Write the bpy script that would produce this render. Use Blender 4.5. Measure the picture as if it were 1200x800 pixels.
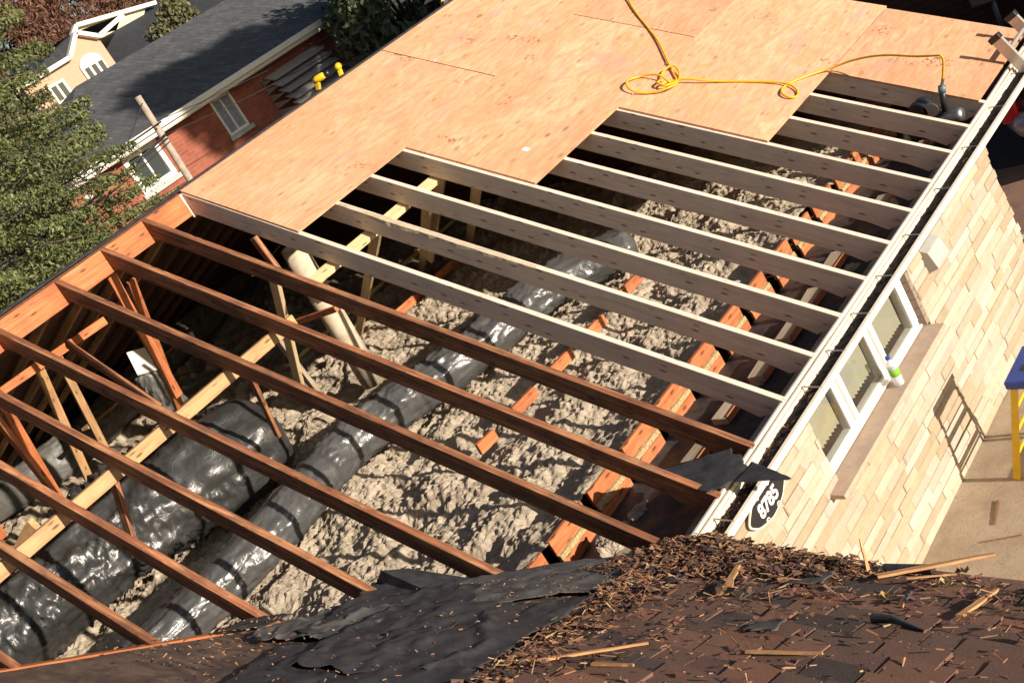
import bpy, math, random
import numpy as np
from mathutils import Vector, Matrix, noise as mnoise

for o in list(bpy.data.objects): bpy.data.objects.remove(o)
S = bpy.context.scene
COL = S.collection
random.seed(7); RNG = np.random.default_rng(7)
rad = math.radians

# ------------------------------------------------------------------ camera, light, exposure
cam = bpy.data.cameras.new('camera'); co = bpy.data.objects.new('camera', cam); COL.objects.link(co)
cam.sensor_width = 36; cam.lens = 1331.3/1200*36
cam.clip_start = .05; cam.clip_end = 600
RM = Matrix(((0.66732629, 0.10480956, 0.73735377), (0.55792071, 0.58548758, -0.5881571), (-0.49335597, 0.80387763, 0.33223583)))
co.matrix_world = Matrix.Translation((3.627, -4.240, 3.056)) @ RM.to_4x4()
S.camera = co
SUN_EL, SUN_AZ = 15.5, 2.5          # azimuth measured from +X towards +Y
w = bpy.data.worlds.new('World'); S.world = w; w.use_nodes = True
nt = w.node_tree
bg = nt.nodes['Background']; sky = nt.nodes.new('ShaderNodeTexSky'); sky.sky_type = 'NISHITA'
sky.sun_disc = False; sky.sun_elevation = rad(SUN_EL); sky.sun_rotation = rad(90-SUN_AZ)
nt.links.new(sky.outputs[0], bg.inputs[0]); bg.inputs[1].default_value = .06
sd = bpy.data.lights.new('sun', 'SUN'); sd.energy = 5.0; sd.angle = rad(.5); sd.color = (1, .89, .765)
so = bpy.data.objects.new('sun', sd); COL.objects.link(so)
sv = Vector((math.cos(rad(SUN_EL))*math.cos(rad(SUN_AZ)), math.cos(rad(SUN_EL))*math.sin(rad(SUN_AZ)), math.sin(rad(SUN_EL))))
so.rotation_euler = sv.to_track_quat('Z', 'Y').to_euler()
so.location = (20, 0, 20)
S.view_settings.view_transform = 'Standard'; S.view_settings.look = 'None'
S.view_settings.exposure = .55; S.view_settings.gamma = 1
S.render.resolution_x = 1024; S.render.resolution_y = 682

# ------------------------------------------------------------------ constants of the place
T = 0.55429          # front roof pitch
TB = 0.30            # back roof pitch
W = 4.226            # eave to ridge
TH = math.atan(T)
ZR = W*T
GZ = -1.78           # driveway level
YK = {-8: -3.299, -7: -2.855, -6: -2.478, -5: -2.093, -4: -1.699, -3: -1.153, -2: -.741, -1: -.346, 0: .049, 1: .456, 2: .851,
      3: 1.244, 4: 1.651, 5: 2.043, 6: 2.424, 7: 2.827, 8: 3.203, 9: 3.575}
NX, NZ = math.sin(TH), math.cos(TH)
def rp(x, y, h=0.): return Vector((x+NX*h, y, -x*T+NZ*h))            # on the main roof plane
def wp(x, y, h=0.): return Vector((x, y+NX*h, -(y+1.13)*T+NZ*h))     # on the front wing's roof plane

# ------------------------------------------------------------------ materials
def newmat(name):
    m = bpy.data.materials.new(name); m.use_nodes = True
    return m, m.node_tree, m.node_tree.nodes['Principled BSDF']
def N(t, typ, **kw):
    n = t.nodes.new(typ)
    for k, v in kw.items():
        if k in n.inputs: n.inputs[k].default_value = v
        else: setattr(n, k, v)
    return n
def coords(t, scale=(1, 1, 1), kind='Object', rot=(0, 0, 0)):
    tc = t.nodes.new('ShaderNodeTexCoord'); mp = t.nodes.new('ShaderNodeMapping')
    mp.inputs['Scale'].default_value = scale; mp.inputs['Rotation'].default_value = rot
    t.links.new(tc.outputs[kind], mp.inputs[0]); return mp.outputs[0]
def ramp(t, src, stops, interp='LINEAR'):
    r = t.nodes.new('ShaderNodeValToRGB'); r.color_ramp.interpolation = interp
    els = r.color_ramp.elements
    while len(els) < len(stops): els.new(.5)
    for e, (p, c) in zip(els, stops):
        e.position = p; e.color = (*c, 1) if len(c) == 3 else c
    t.links.new(src, r.inputs[0]); return r.outputs[0]
def mix(t, f, a, b, mode='MIX'):
    m = t.nodes.new('ShaderNodeMix'); m.data_type = 'RGBA'; m.blend_type = mode
    for s, v in ((0, f), (6, a), (7, b)):
        if isinstance(v, bpy.types.NodeSocket): t.links.new(v, m.inputs[s])
        elif s == 0: m.inputs[0].default_value = v
        else: m.inputs[s].default_value = (*v, 1)
    return m.outputs[2]
def noise_tex(t, vec, scale, detail=6, rough=.6, dist=0):
    n = N(t, 'ShaderNodeTexNoise', Scale=scale, Detail=detail, Roughness=rough, Distortion=dist)
    t.links.new(vec, n.inputs['Vector']); return n.outputs[0]
def bump(t, b, h, strength=.4, dist=.01, prev=None):
    n = N(t, 'ShaderNodeBump', Strength=strength, Distance=dist); t.links.new(h, n.inputs['Height'])
    if prev: t.links.new(prev, n.inputs['Normal'])
    t.links.new(n.outputs[0], b.inputs['Normal']); return n.outputs[0]
def g(v): return (v, v, v)

def wood(name, c1, c2, c3, grain=(1.2, 22, 22), rough=.75, dirt=.3, dirtc=(.05, .04, .03), knots=True, rand=.25):
    m, t, b = newmat(name)
    v = coords(t, grain)
    oi = t.nodes.new('ShaderNodeObjectInfo')
    add = N(t, 'ShaderNodeVectorMath', operation='ADD'); t.links.new(v, add.inputs[0])
    sc = N(t, 'ShaderNodeVectorMath', operation='SCALE'); sc.inputs[0].default_value = (37, 11, 5); t.links.new(oi.outputs['Random'], sc.inputs['Scale'])
    t.links.new(sc.outputs[0], add.inputs[1]); v = add.outputs[0]
    n1 = noise_tex(t, v, 1.6, 8, .62, 1.2)
    col = ramp(t, n1, [(.3, c1), (.5, c2), (.72, c3)])
    v2 = coords(t, (3, 3, 3)); n2 = noise_tex(t, v2, 1.4, 5, .6)
    col = mix(t, ramp(t, n2, [(.45, g(0)), (.75, g(dirt))]), col, dirtc)
    if knots:
        vk = coords(t, (5.5, 20, 20)); k = N(t, 'ShaderNodeTexVoronoi', Scale=1.0); t.links.new(vk, k.inputs['Vector'])
        col = mix(t, ramp(t, k.outputs['Distance'], [(.09, g(.85)), (.2, g(0))]), col, tuple(x*.2 for x in c1))
    hsv = N(t, 'ShaderNodeHueSaturation'); t.links.new(col, hsv.inputs['Color'])
    mr = N(t, 'ShaderNodeMapRange'); mr.inputs['To Min'].default_value = 1-rand; mr.inputs['To Max'].default_value = 1+rand
    t.links.new(oi.outputs['Random'], mr.inputs[0]); t.links.new(mr.outputs[0], hsv.inputs['Value'])
    t.links.new(hsv.outputs[0], b.inputs['Base Color']); b.inputs['Roughness'].default_value = rough
    bump(t, b, n1, .35, .004)
    return m
M = {}
M['old'] = wood('aged_red_lumber', (.12, .040, .018), (.28, .105, .045), (.58, .30, .14), dirt=.75, dirtc=(.07, .035, .025))
M['oldlight'] = wood('orange_lumber', (.30, .080, .024), (.50, .155, .052), (.61, .24, .095), dirt=.6, dirtc=(.15, .05, .02), rand=.12)
M['new'] = wood('fresh_lumber', (.62, .48, .36), (.77, .62, .49), (.82, .70, .57), dirt=.4, dirtc=(.46, .37, .34), rand=.06)
M['stud'] = wood('yellow_stud', (.60, .42, .20), (.74, .56, .30), (.80, .64, .38), dirt=.12, rand=.08)
M['tan'] = wood('tan_purlin', (.36, .19, .08), (.54, .31, .14), (.62, .40, .2), dirt=.3, rand=.1)
M['board'] = wood('dark_deck_board', (.06, .022, .012), (.12, .045, .02), (.18, .075, .035), dirt=.5, knots=False)
M['deck'] = wood('weathered_deck', (.07, .045, .035), (.19, .115, .08), (.33, .22, .155), grain=(2, 9, 9), dirt=.8, dirtc=(.05, .035, .03), knots=False)
M['pale'] = wood('pale_board', (.40, .30, .2), (.5, .4, .28), (.6, .5, .36), dirt=.5, dirtc=(.2, .15, .1), knots=False)
M['chip'] = wood('splintered_wood', (.36, .16, .06), (.52, .27, .11), (.66, .42, .2), grain=(3, 20, 20), dirt=.2, knots=False, rand=.2)

def ply():
    m, t, b = newmat('fir_plywood')
    oi = t.nodes.new('ShaderNodeObjectInfo')
    def off(sc):
        v = coords(t, sc); add = N(t, 'ShaderNodeVectorMath', operation='ADD'); s = N(t, 'ShaderNodeVectorMath', operation='SCALE')
        s.inputs[0].default_value = (13, 29, 7); t.links.new(oi.outputs['Random'], s.inputs['Scale']); t.links.new(v, add.inputs[0]); t.links.new(s.outputs[0], add.inputs[1]); return add.outputs[0]
    # local x runs down the slope, local y along the ridge (the grain)
    n1 = noise_tex(t, off((5, 1.5, 5)), 1.3, 8, .62, 2.8)
    col = ramp(t, n1, [(.28, (.58, .29, .14)), (.45, (.67, .35, .19)), (.6, (.74, .43, .26)), (.78, (.82, .56, .36))])
    n2 = noise_tex(t, off((1.1, .45, 1)), 1.6, 3, .5)
    col = mix(t, ramp(t, n2, [(.38, g(0)), (.7, g(.6))]), col, (.60, .25, .12))
    wv = N(t, 'ShaderNodeTexWave', Scale=3.2, Distortion=14., Detail=3.5); wv.inputs['Detail Scale'].default_value = 1.1
    t.links.new(off((1.6, .35, 1)), wv.inputs['Vector'])
    col = mix(t, ramp(t, wv.outputs['Fac'], [(.0, g(.24)), (.3, g(0))]), col, (.50, .20, .08))
    n5 = noise_tex(t, off((24, 5, 10)), 1.4, 6, .7)
    col = mix(t, ramp(t, n5, [(.5, g(0)), (.68, g(.35))]), col, (.86, .62, .36))
    # small football shaped knots
    k = N(t, 'ShaderNodeTexVoronoi', Scale=1.0); t.links.new(off((11, 4.0, 1)), k.inputs['Vector'])
    col = mix(t, ramp(t, k.outputs['Distance'], [(.09, g(.85)), (.2, g(0))]), col, (.34, .20, .09))
    k3 = N(t, 'ShaderNodeTexVoronoi', Scale=1.0); t.links.new(off((3.6, 1.5, 1)), k3.inputs['Vector'])
    col = mix(t, ramp(t, k3.outputs['Distance'], [(.04, g(.95)), (.085, g(0))]), col, (.19, .12, .05))
    # grey-violet footprints and scuffs
    n3 = noise_tex(t, off((3.2, 1.1, 1)), 1.2, 4, .55)
    n4 = noise_tex(t, off((30, 12, 1)), 1, 3, .6)
    msk = mix(t, 1., ramp(t, n3, [(.60, g(0)), (.70, g(.7))]), ramp(t, n4, [(.4, g(0)), (.6, g(1))]), 'MULTIPLY')
    col = mix(t, msk, col, (.38, .29, .28))
    # rusty dark dashes
    n6 = noise_tex(t, off((2.2, 2.6, 1)), 1.1, 2, .5); n7 = noise_tex(t, off((34, 20, 1)), 1.2, 3, .6)
    msk = mix(t, 1., ramp(t, n6, [(.64, g(0)), (.70, g(.9))]), ramp(t, n7, [(.52, g(0)), (.6, g(1))]), 'MULTIPLY')
    col = mix(t, msk, col, (.20, .055, .025))
    n8 = noise_tex(t, off((1.5, 1.2, 1)), 1.8, 5, .6)
    col = mix(t, ramp(t, n8, [(.42, g(0)), (.62, g(.35))]), col, (.50, .27, .15))
    hsv = N(t, 'ShaderNodeHueSaturation'); t.links.new(col, hsv.inputs['Color'])
    mr = N(t, 'ShaderNodeMapRange'); mr.inputs['To Min'].default_value = .88; mr.inputs['To Max'].default_value = 1.12
    t.links.new(oi.outputs['Random'], mr.inputs[0]); t.links.new(mr.outputs[0], hsv.inputs['Value'])
    t.links.new(hsv.outputs[0], b.inputs['Base Color']); b.inputs['Roughness'].default_value = .8
    bump(t, b, n5, .25, .003)
    return m
M['ply'] = ply()

def simple(name, c, rough=.6, metal=0, n=None, nsc=8, var=.25, bs=0., bd=.01, coat=0):
    m, t, b = newmat(name)
    v = coords(t); nn = noise_tex(t, v, nsc, 6, .6)
    lo = tuple(x*(1-var) for x in c); hi = tuple(min(1, x*(1+var)) for x in c)
    t.links.new(ramp(t, nn, [(.3, lo), (.7, hi)]), b.inputs['Base Color'])
    b.inputs['Roughness'].default_value = rough; b.inputs['Metallic'].default_value = metal
    if coat: b.inputs['Coat Weight'].default_value = coat
    if bs: bump(t, b, nn, bs, bd)
    return m
M['felt'] = simple('black_roofing_felt', (.040, .038, .040), .58, nsc=14, var=.5, bs=.5, bd=.006)
M['felt2'] = simple('grey_worn_felt', (.085, .078, .074), .8, nsc=10, var=.5, bs=.6, bd=.006)
M['poly'] = None
M['white'] = simple('white_vinyl', (.78, .76, .70), .4, var=.05)
M['cream'] = simple('cream_metal', (.76, .68, .54), .35, var=.08, nsc=5)
M['trough'] = simple('dirty_gutter_bed', (.035, .025, .02), .9, var=.6, nsc=30, bs=.8, bd=.02)
M['steel'] = simple('dull_steel', (.45, .45, .45), .35, .9, var=.1)
M['alu'] = simple('ladder_aluminium', (.62, .58, .54), .38, .6, var=.08)
M['black'] = simple('black_plastic', (.02, .02, .022), .35, var=.2)
M['yellow'] = simple('yellow_paint', (.80, .50, .02), .4, var=.1)
M['hose'] = simple('yellow_rubber', (.80, .42, .015), .45, var=.1)
M['blue'] = simple('blue_plastic', (.03, .07, .34), .45, var=.15)
M['sill'] = simple('tan_stone_sill', (.44, .33, .25), .8, var=.1, nsc=20)
M['vent'] = simple('grey_hood', (.40, .40, .38), .5, var=.1)
M['red'] = simple('red_lens', (.75, .015, .02), .15, coat=1)
M['carpaint'] = simple('dark_car_paint', (.02, .022, .03), .2, .3, coat=1)
M['silver'] = simple('silver_paint', (.48, .54, .62), .3, .2, coat=1)
M['pipe'] = simple('chalky_flue', (.60, .50, .36), .8, var=.3, nsc=7, bs=.5, bd=.01)
M['wire'] = simple('black_cable', (.02, .02, .02), .6)
M['polewood'] = simple('grey_pole_wood', (.38, .31, .24), .85, var=.25, nsc=12, bs=.4)
M['bark'] = simple('bark', (.09, .06, .04), .9, var=.4, nsc=14, bs=.6, bd=.02)
M['peach'] = simple('peach_stucco', (.52, .33, .22), .85, var=.06)
M['trim'] = simple('white_trim', (.72, .70, .62), .5, var=.06)
M['meter'] = simple('meter_grey', (.20, .21, .23), .45, .3, var=.15)
M['concrete'] = simple('x', (.3, .3, .3))
M['pink'] = simple('pink_batt', (.55, .28, .24), .95, nsc=30, var=.3, bs=.8, bd=.02)
M['greyaw'] = simple('grey_awning_metal', (.42, .39, .37), .5, .1, var=.1)

def glass(name, c=(.05, .06, .06)):
    m, t, b = newmat(name); b.inputs['Base Color'].default_value = (*c, 1)
    b.inputs['Roughness'].default_value = .04; b.inputs['Transmission Weight'].default_value = .0
    b.inputs['Specular IOR Level'].default_value = .9
    return m
M['darkglass'] = glass('dark_glass')
def clear():
    m, t, b = newmat('clear_pane'); tr = t.nodes.new('ShaderNodeBsdfTransparent'); tr.inputs[0].default_value = (.93, .95, .93, 1)
    gl = t.nodes.new('ShaderNodeBsdfGlossy'); gl.inputs['Roughness'].default_value = .02; fr = t.nodes.new('ShaderNodeLayerWeight'); fr.inputs[0].default_value = .12
    mx = t.nodes.new('ShaderNodeMixShader'); t.links.new(fr.outputs['Facing'], mx.inputs[0]); t.links.new(tr.outputs[0], mx.inputs[1]); t.links.new(gl.outputs[0], mx.inputs[2])
    t.links.new(mx.outputs[0], t.nodes['Material Output'].inputs[0]); return m
M['clear'] = clear()

def attrmat(name, rough=.85, nsc=30, bs=.3, bd=.004, mulvar=.25, base=None, spots=None):
    m, t, b = newmat(name); a = N(t, 'ShaderNodeVertexColor', layer_name='Col')
    v = coords(t); n = noise_tex(t, v, nsc, 6, .7)
    col = mix(t, 1., a.outputs[0], ramp(t, n, [(.25, g(1-mulvar)), (.75, g(1+0*mulvar))]), 'MULTIPLY')
    if spots:
        n2 = noise_tex(t, v, spots[0], 2, .5); col = mix(t, ramp(t, n2, [(spots[1], g(0)), (spots[1]+.04, g(.7))]), col, spots[2])
    t.links.new(col, b.inputs['Base Color']); b.inputs['Roughness'].default_value = rough
    bump(t, b, n, bs, bd); return m
M['shingle'] = attrmat('brown_asphalt_shingle', .92, 160, .8, .004, .55, spots=(210, .66, (.30, .15, .08)))
M['stone'] = attrmat('cream_ashlar', .85, 14, .6, .010, .24)
M['litter'] = attrmat('litter', .85, 60, .2, .002, .3)
M['leaf'] = attrmat('foliage', .6, 6, .0, .001, .2)

def plastic(name, c, rough=.3):
    m, t, b = newmat(name)
    v = coords(t, (1, 1, 1)); n = noise_tex(t, v, 7, 5, .6, .6); n2 = noise_tex(t, v, 9, 3, .5, 2.5)
    t.links.new(ramp(t, n, [(.3, tuple(x*.7 for x in c)), (.55, c), (.8, tuple(x*1.7 for x in c))]), b.inputs['Base Color'])
    b.inputs['Specular IOR Level'].default_value = .8
    t.links.new(ramp(t, n2, [(.3, g(rough*.85)), (.7, g(rough*1.35))]), b.inputs['Roughness'])
    r = bump(t, b, n2, .45, .012)
    return m
M['poly'] = plastic('black_polythene', (.042, .042, .040), .34)
M['duct'] = plastic('grey_foil_duct', (.080, .080, .078), .30)
M['duct2'] = plastic('dull_duct_wrap', (.14, .135, .12), .5)

def insul():
    m, t, b = newmat('blown_insulation'); v = coords(t)
    n = noise_tex(t, v, 9, 8, .7); n2 = noise_tex(t, v, 75, 6, .75); n3 = noise_tex(t, v, 2.2, 4, .6)
    col = ramp(t, n, [(.3, (.28, .225, .16)), (.5, (.44, .365, .27)), (.72, (.60, .51, .39))])
    col = mix(t, ramp(t, n2, [(.3, g(.35)), (.5, g(0))]), col, (.25, .19, .13))
    col = mix(t, ramp(t, n3, [(.5, g(0)), (.75, g(.35))]), col, (.36, .29, .22))
    t.links.new(col, b.inputs['Base Color']); b.inputs['Roughness'].default_value = .95
    b1 = bump(t, b, n2, .8, .010); bump(t, b, n, .6, .02, b1)
    return m
M['insul'] = insul()

def roofmat(name, a, c, rx=1.):
    m, t, b = newmat(name); v = coords(t, (1, 1, 1), rot=(0, 0, 0))
    br = N(t, 'ShaderNodeTexBrick', Scale=1.0); br.inputs['Color1'].default_value = (*a, 1); br.inputs['Color2'].default_value = (*c, 1)
    br.inputs['Mortar'].default_value = (*[x*.45 for x in a], 1); br.inputs['Mortar Size'].default_value = .006
    br.inputs['Brick Width'].default_value = .24; br.inputs['Row Height'].default_value = .15; br.inputs['Bias'].default_value = 0
    t.links.new(v, br.inputs['Vector'])
    n = noise_tex(t, coords(t, (3, 8, 3)), 2, 5, .65)
    col = mix(t, 1., br.outputs[0], ramp(t, n, [(.3, g(.6)), (.7, g(1))]), 'MULTIPLY')
    t.links.new(col, b.inputs['Base Color']); b.inputs['Roughness'].default_value = .9
    bump(t, b, br.outputs['Fac'], .5, -.01); return m
M['greyroof'] = roofmat('grey_asphalt_roof', (.125, .128, .138), (.08, .082, .09))
M['blueroof'] = roofmat('slate_blue_roof', (.04, .045, .055), (.03, .034, .042))

def brick(name, c1, c2, mort, vertical='YZ'):
    m, t, b = newmat(name); tc = t.nodes.new('ShaderNodeTexCoord'); sp = t.nodes.new('ShaderNodeSeparateXYZ'); cb = t.nodes.new('ShaderNodeCombineXYZ')
    t.links.new(tc.outputs['Object'], sp.inputs[0]); t.links.new(sp.outputs[vertical[0]], cb.inputs[0]); t.links.new(sp.outputs[vertical[1]], cb.inputs[1])
    br = N(t, 'ShaderNodeTexBrick', Scale=1.0); br.inputs['Color1'].default_value = (*c1, 1); br.inputs['Color2'].default_value = (*c2, 1)
    br.inputs['Mortar'].default_value = (*mort, 1); br.inputs['Mortar Size'].default_value = .008
    br.inputs['Brick Width'].default_value = .22; br.inputs['Row Height'].default_value = .075
    t.links.new(cb.outputs[0], br.inputs['Vector'])
    n = noise_tex(t, tc.outputs['Object'], 3, 5, .6)
    col = mix(t, 1., br.outputs[0], ramp(t, n, [(.3, g(.75)), (.7, g(1))]), 'MULTIPLY')
    t.links.new(col, b.inputs['Base Color']); b.inputs['Roughness'].default_value = .9; bump(t, b, br.outputs['Fac'], .4, -.008)
    return m
M['brick'] = brick('red_brick', (.42, .115, .06), (.30, .075, .04), (.28, .15, .11))
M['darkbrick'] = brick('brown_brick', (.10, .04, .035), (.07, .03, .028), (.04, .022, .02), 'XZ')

def ground(name, a, b_, c, sc=4, cracks=True):
    m, t, b = newmat(name); v = coords(t)
    n = noise_tex(t, v, sc, 8, .65); n2 = noise_tex(t, v, 70, 5, .7); n3 = noise_tex(t, v, .9, 4, .6)
    col = ramp(t, n, [(.3, a), (.5, b_), (.75, c)])
    col = mix(t, ramp(t, n2, [(.3, g(.5)), (.5, g(0))]), col, tuple(x*.5 for x in a))
    col = mix(t, ramp(t, n3, [(.55, g(0)), (.75, g(.35))]), col, tuple(x*.55 for x in a))
    t.links.new(col, b.inputs['Base Color']); b.inputs['Roughness'].default_value = .9; bump(t, b, n2, .5, .005)
    return m
M['drive'] = ground('tan_concrete', (.36, .28, .19), (.47, .37, .26), (.54, .44, .32))
M['redpave'] = ground('red_brown_paving', (.25, .14, .10), (.34, .195, .14), (.42, .25, .19))
M['earth'] = ground('yard_earth', (.05, .06, .025), (.08, .085, .035), (.12, .1, .05), 1.5)
M['asphalt'] = ground('asphalt', (.04, .04, .042), (.05, .05, .052), (.065, .063, .06))

# ------------------------------------------------------------------ helpers
def tag(o, label=None, cat=None, group=None, kind=None):
    if label: o['label'] = label
    if cat: o['category'] = cat
    if group: o['group'] = group
    if kind: o['kind'] = kind
    return o
def empty(name, loc, label, cat, group=None):
    o = bpy.data.objects.new(name, None); COL.objects.link(o); o.location = loc; o.empty_display_size = .1
    o['_w'] = 0; del o['_w']
    return tag(o, label, cat, group)
def link(name, me, parent=None, loc=None):
    o = bpy.data.objects.new(name, me); COL.objects.link(o)
    if parent is not None:
        o.parent = parent
        if parent.type != 'EMPTY' or True: o.matrix_parent_inverse = PINV(parent)
    return o
def world_of(o):
    m = o.matrix_basis.copy()
    if o.parent: m = world_of(o.parent) @ o.matrix_parent_inverse @ m
    return m
def PINV(p): return world_of(p).inverted()
class MB:
    def __init__(s): s.v = []; s.f = []; s.m = []; s.c = []; s.ci = None
    def add(s, vs, fs, mi=0, col=None):
        o = len(s.v); s.v += [tuple(v) for v in vs]
        for f in fs: s.f.append(tuple(i+o for i in f)); s.m.append(mi); s.c.append(col)
        return s
    def box(s, x0, y0, z0, x1, y1, z1, mi=0, col=None):
        vs = [(x, y, z) for x in (x0, x1) for y in (y0, y1) for z in (z0, z1)]
        return s.add(vs, [(0, 1, 3, 2), (4, 6, 7, 5), (0, 4, 5, 1), (2, 3, 7, 6), (0, 2, 6, 4), (1, 5, 7, 3)], mi, col)
    def obox(s, A, B, w, h, up=(0, 0, 1), mi=0, col=None, ends=(0, 0)):
        A, B = Vector(A), Vector(B); d = (B-A).normalized(); up = Vector(up); sd_ = d.cross(up).normalized(); u = sd_.cross(d)
        vs = [p+sd_*a*w/2+u*b*h/2 for p in (A, B) for a in (-1, 1) for b in (-1, 1)]
        return s.add(vs, [(0, 1, 3, 2), (4, 6, 7, 5), (0, 4, 5, 1), (2, 3, 7, 6), (0, 2, 6, 4), (1, 5, 7, 3)], mi, col)
    def prism(s, pts, ext, mi=0, col=None):
        n = len(pts); ext = Vector(ext)
        vs = [Vector(p) for p in pts]+[Vector(p)+ext for p in pts]
        fs = [tuple(range(n))[::-1], tuple(range(n, 2*n))]+[(i, (i+1) % n, n+(i+1) % n, n+i) for i in range(n)]
        return s.add(vs, fs, mi, col)
    def tube(s, path, r, n=10, mi=0, cap=True, col=None, rs=None):
        P = [Vector(p) for p in path]; o = len(s.v); up = Vector((0.02, .03, 1)); fr = []
        for i, p in enumerate(P):
            d = (P[min(i+1, len(P)-1)]-P[max(i-1, 0)]).normalized(); a = d.cross(up)
            if a.length < .05: a = d.cross(Vector((1, 0, 0)))
            a.normalize(); b_ = a.cross(d); rr = rs[i] if rs else r
            fr += [p+(a*math.cos(t)+b_*math.sin(t))*rr for t in [2*math.pi*k/n for k in range(n)]]
        fs = [(i*n+k, i*n+(k+1) % n, (i+1)*n+(k+1) % n, (i+1)*n+k) for i in range(len(P)-1) for k in range(n)]
        if cap: fs += [tuple(range(n))[::-1], tuple(range((len(P)-1)*n, len(P)*n))]
        return s.add(fr, fs, mi, col)
    def mesh(s, name, mats):
        me = bpy.data.meshes.new(name); me.from_pydata(s.v, [], s.f)
        for m_ in (mats if isinstance(mats, (list, tuple)) else [mats]): me.materials.append(m_)
        me.polygons.foreach_set('material_index', s.m)
        if any(c is not None for c in s.c):
            ca = me.color_attributes.new('Col', 'FLOAT_COLOR', 'CORNER'); buf = []
            for p_, c in zip(me.polygons, s.c): buf += list((*(c or (.5, .5, .5)), 1))*p_.loop_total
            ca.data.foreach_set('color', buf)
        me.update(); return me
    def build(s, name, mats, parent=None, smooth=False, bevel=0):
        me = s.mesh(name, mats); o = link(name, me, parent)
        if smooth: me.polygons.foreach_set('use_smooth', [True]*len(me.polygons))
        if bevel:
            b = o.modifiers.new('bevel', 'BEVEL'); b.width = bevel; b.segments = 2; b.limit_method = 'ANGLE'
        return o
def recenter(o, loc, rot=None):
    """give a parentless mesh object its own origin/axes without moving it"""
    m = Matrix.Translation(loc)
    if rot is not None: m = m @ rot.to_4x4()
    o.data.transform(m.inverted()); o.matrix_basis = m; return o
def frame_of(A, B, up=(0, 0, 1)):
    x = (Vector(B)-Vector(A)).normalized(); y = Vector(up).cross(x).normalized(); z = x.cross(y)
    return Matrix((x, y, z)).transposed()
def beam(name, A, B, w, h, m, parent=None, up=(0, 0, 1), bevel=.003):
    """lumber with its own x axis along the grain"""
    A, B = Vector(A), Vector(B); L = (B-A).length
    mb = MB(); mb.box(0, -w/2, -h/2, L, w/2, h/2)
    me = mb.mesh(name, m); o = bpy.data.objects.new(name, me); COL.objects.link(o)
    mw = Matrix.Translation(A) @ frame_of(A, B, up).to_4x4()
    if parent is not None: o.parent = parent; o.matrix_parent_inverse = PINV(parent)
    o.matrix_basis = mw
    if bevel: b = o.modifiers.new('bevel', 'BEVEL'); b.width = bevel; b.segments = 1
    return o
def vnoise(x, y, z=0., sc=1., oct_=4, seed=0):
    """vectorised value noise, roughly -1..1"""
    x = np.asarray(x, float)*sc+seed*17.3; y = np.asarray(y, float)*sc+seed*5.1; z = np.asarray(z, float)*sc+seed*9.7
    x, y, z = np.broadcast_arrays(x, y, z); out = np.zeros(x.shape); amp = 1.; tot = 0
    def h(i, j, k):
        n = (i*374761393+j*668265263+k*2147483647+seed*974711) & 0xffffffff
        n = ((n ^ (n >> 13))*1274126177) & 0xffffffff; n = n ^ (n >> 16)
        return (n & 0xffff)/32767.5-1
    for _ in range(oct_):
        xi, yi, zi = np.floor(x).astype(np.int64), np.floor(y).astype(np.int64), np.floor(z).astype(np.int64)
        fx, fy, fz = x-xi, y-yi, z-zi; fx = fx*fx*(3-2*fx); fy = fy*fy*(3-2*fy); fz = fz*fz*(3-2*fz); r = 0
        for a in (0, 1):
            for b in (0, 1):
                for c in (0, 1):
                    r = r+h(xi+a, yi+b, zi+c)*(fx if a else 1-fx)*(fy if b else 1-fy)*(fz if c else 1-fz)
        out += r*amp; tot += amp; amp *= .5; x = x*2.03; y = y*2.03; z = z*2.03
    return out/tot*1.6
def grid_mesh(name, P, mats, parent=None, smooth=True, solid=0, colors=None):
    """P: (n,m,3) array"""
    n, m_, _ = P.shape; me = bpy.data.meshes.new(name)
    idx = np.arange(n*m_).reshape(n, m_)
    F = np.stack([idx[:-1, :-1], idx[1:, :-1], idx[1:, 1:], idx[:-1, 1:]], -1).reshape(-1, 4)
    me.vertices.add(n*m_); me.vertices.foreach_set('co', P.reshape(-1).astype(np.float32))
    me.loops.add(len(F)*4); me.loops.foreach_set('vertex_index', F.reshape(-1).astype(np.int32))
    me.polygons.add(len(F)); me.polygons.foreach_set('loop_start', (np.arange(len(F))*4).astype(np.int32))
    me.polygons.foreach_set('use_smooth', np.full(len(F), smooth))
    me.materials.append(mats); me.update(calc_edges=True); me.validate()
    o = link(name, me, parent)
    if solid: s = o.modifiers.new('solid', 'SOLIDIFY'); s.thickness = solid; s.offset = 0
    return o
def quads(name, V, mats, parent=None, cols=None, nv=4):
    """V: (n,nv,3) loose faces"""
    n = len(V); me = bpy.data.meshes.new(name); me.vertices.add(n*nv); me.vertices.foreach_set('co', V.reshape(-1).astype(np.float32))
    me.loops.add(n*nv); me.loops.foreach_set('vertex_index', np.arange(n*nv, dtype=np.int32))
    me.polygons.add(n); me.polygons.foreach_set('loop_start', (np.arange(n)*nv).astype(np.int32))
    me.materials.append(mats); me.update(calc_edges=True)
    if cols is not None:
        ca = me.color_attributes.new('Col', 'FLOAT_COLOR', 'CORNER')
        c4 = np.concatenate([cols, np.ones((n, 1))], 1); ca.data.foreach_set('color', np.repeat(c4, nv, 0).reshape(-1).astype(np.float32))
    return link(name, me, parent)
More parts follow.
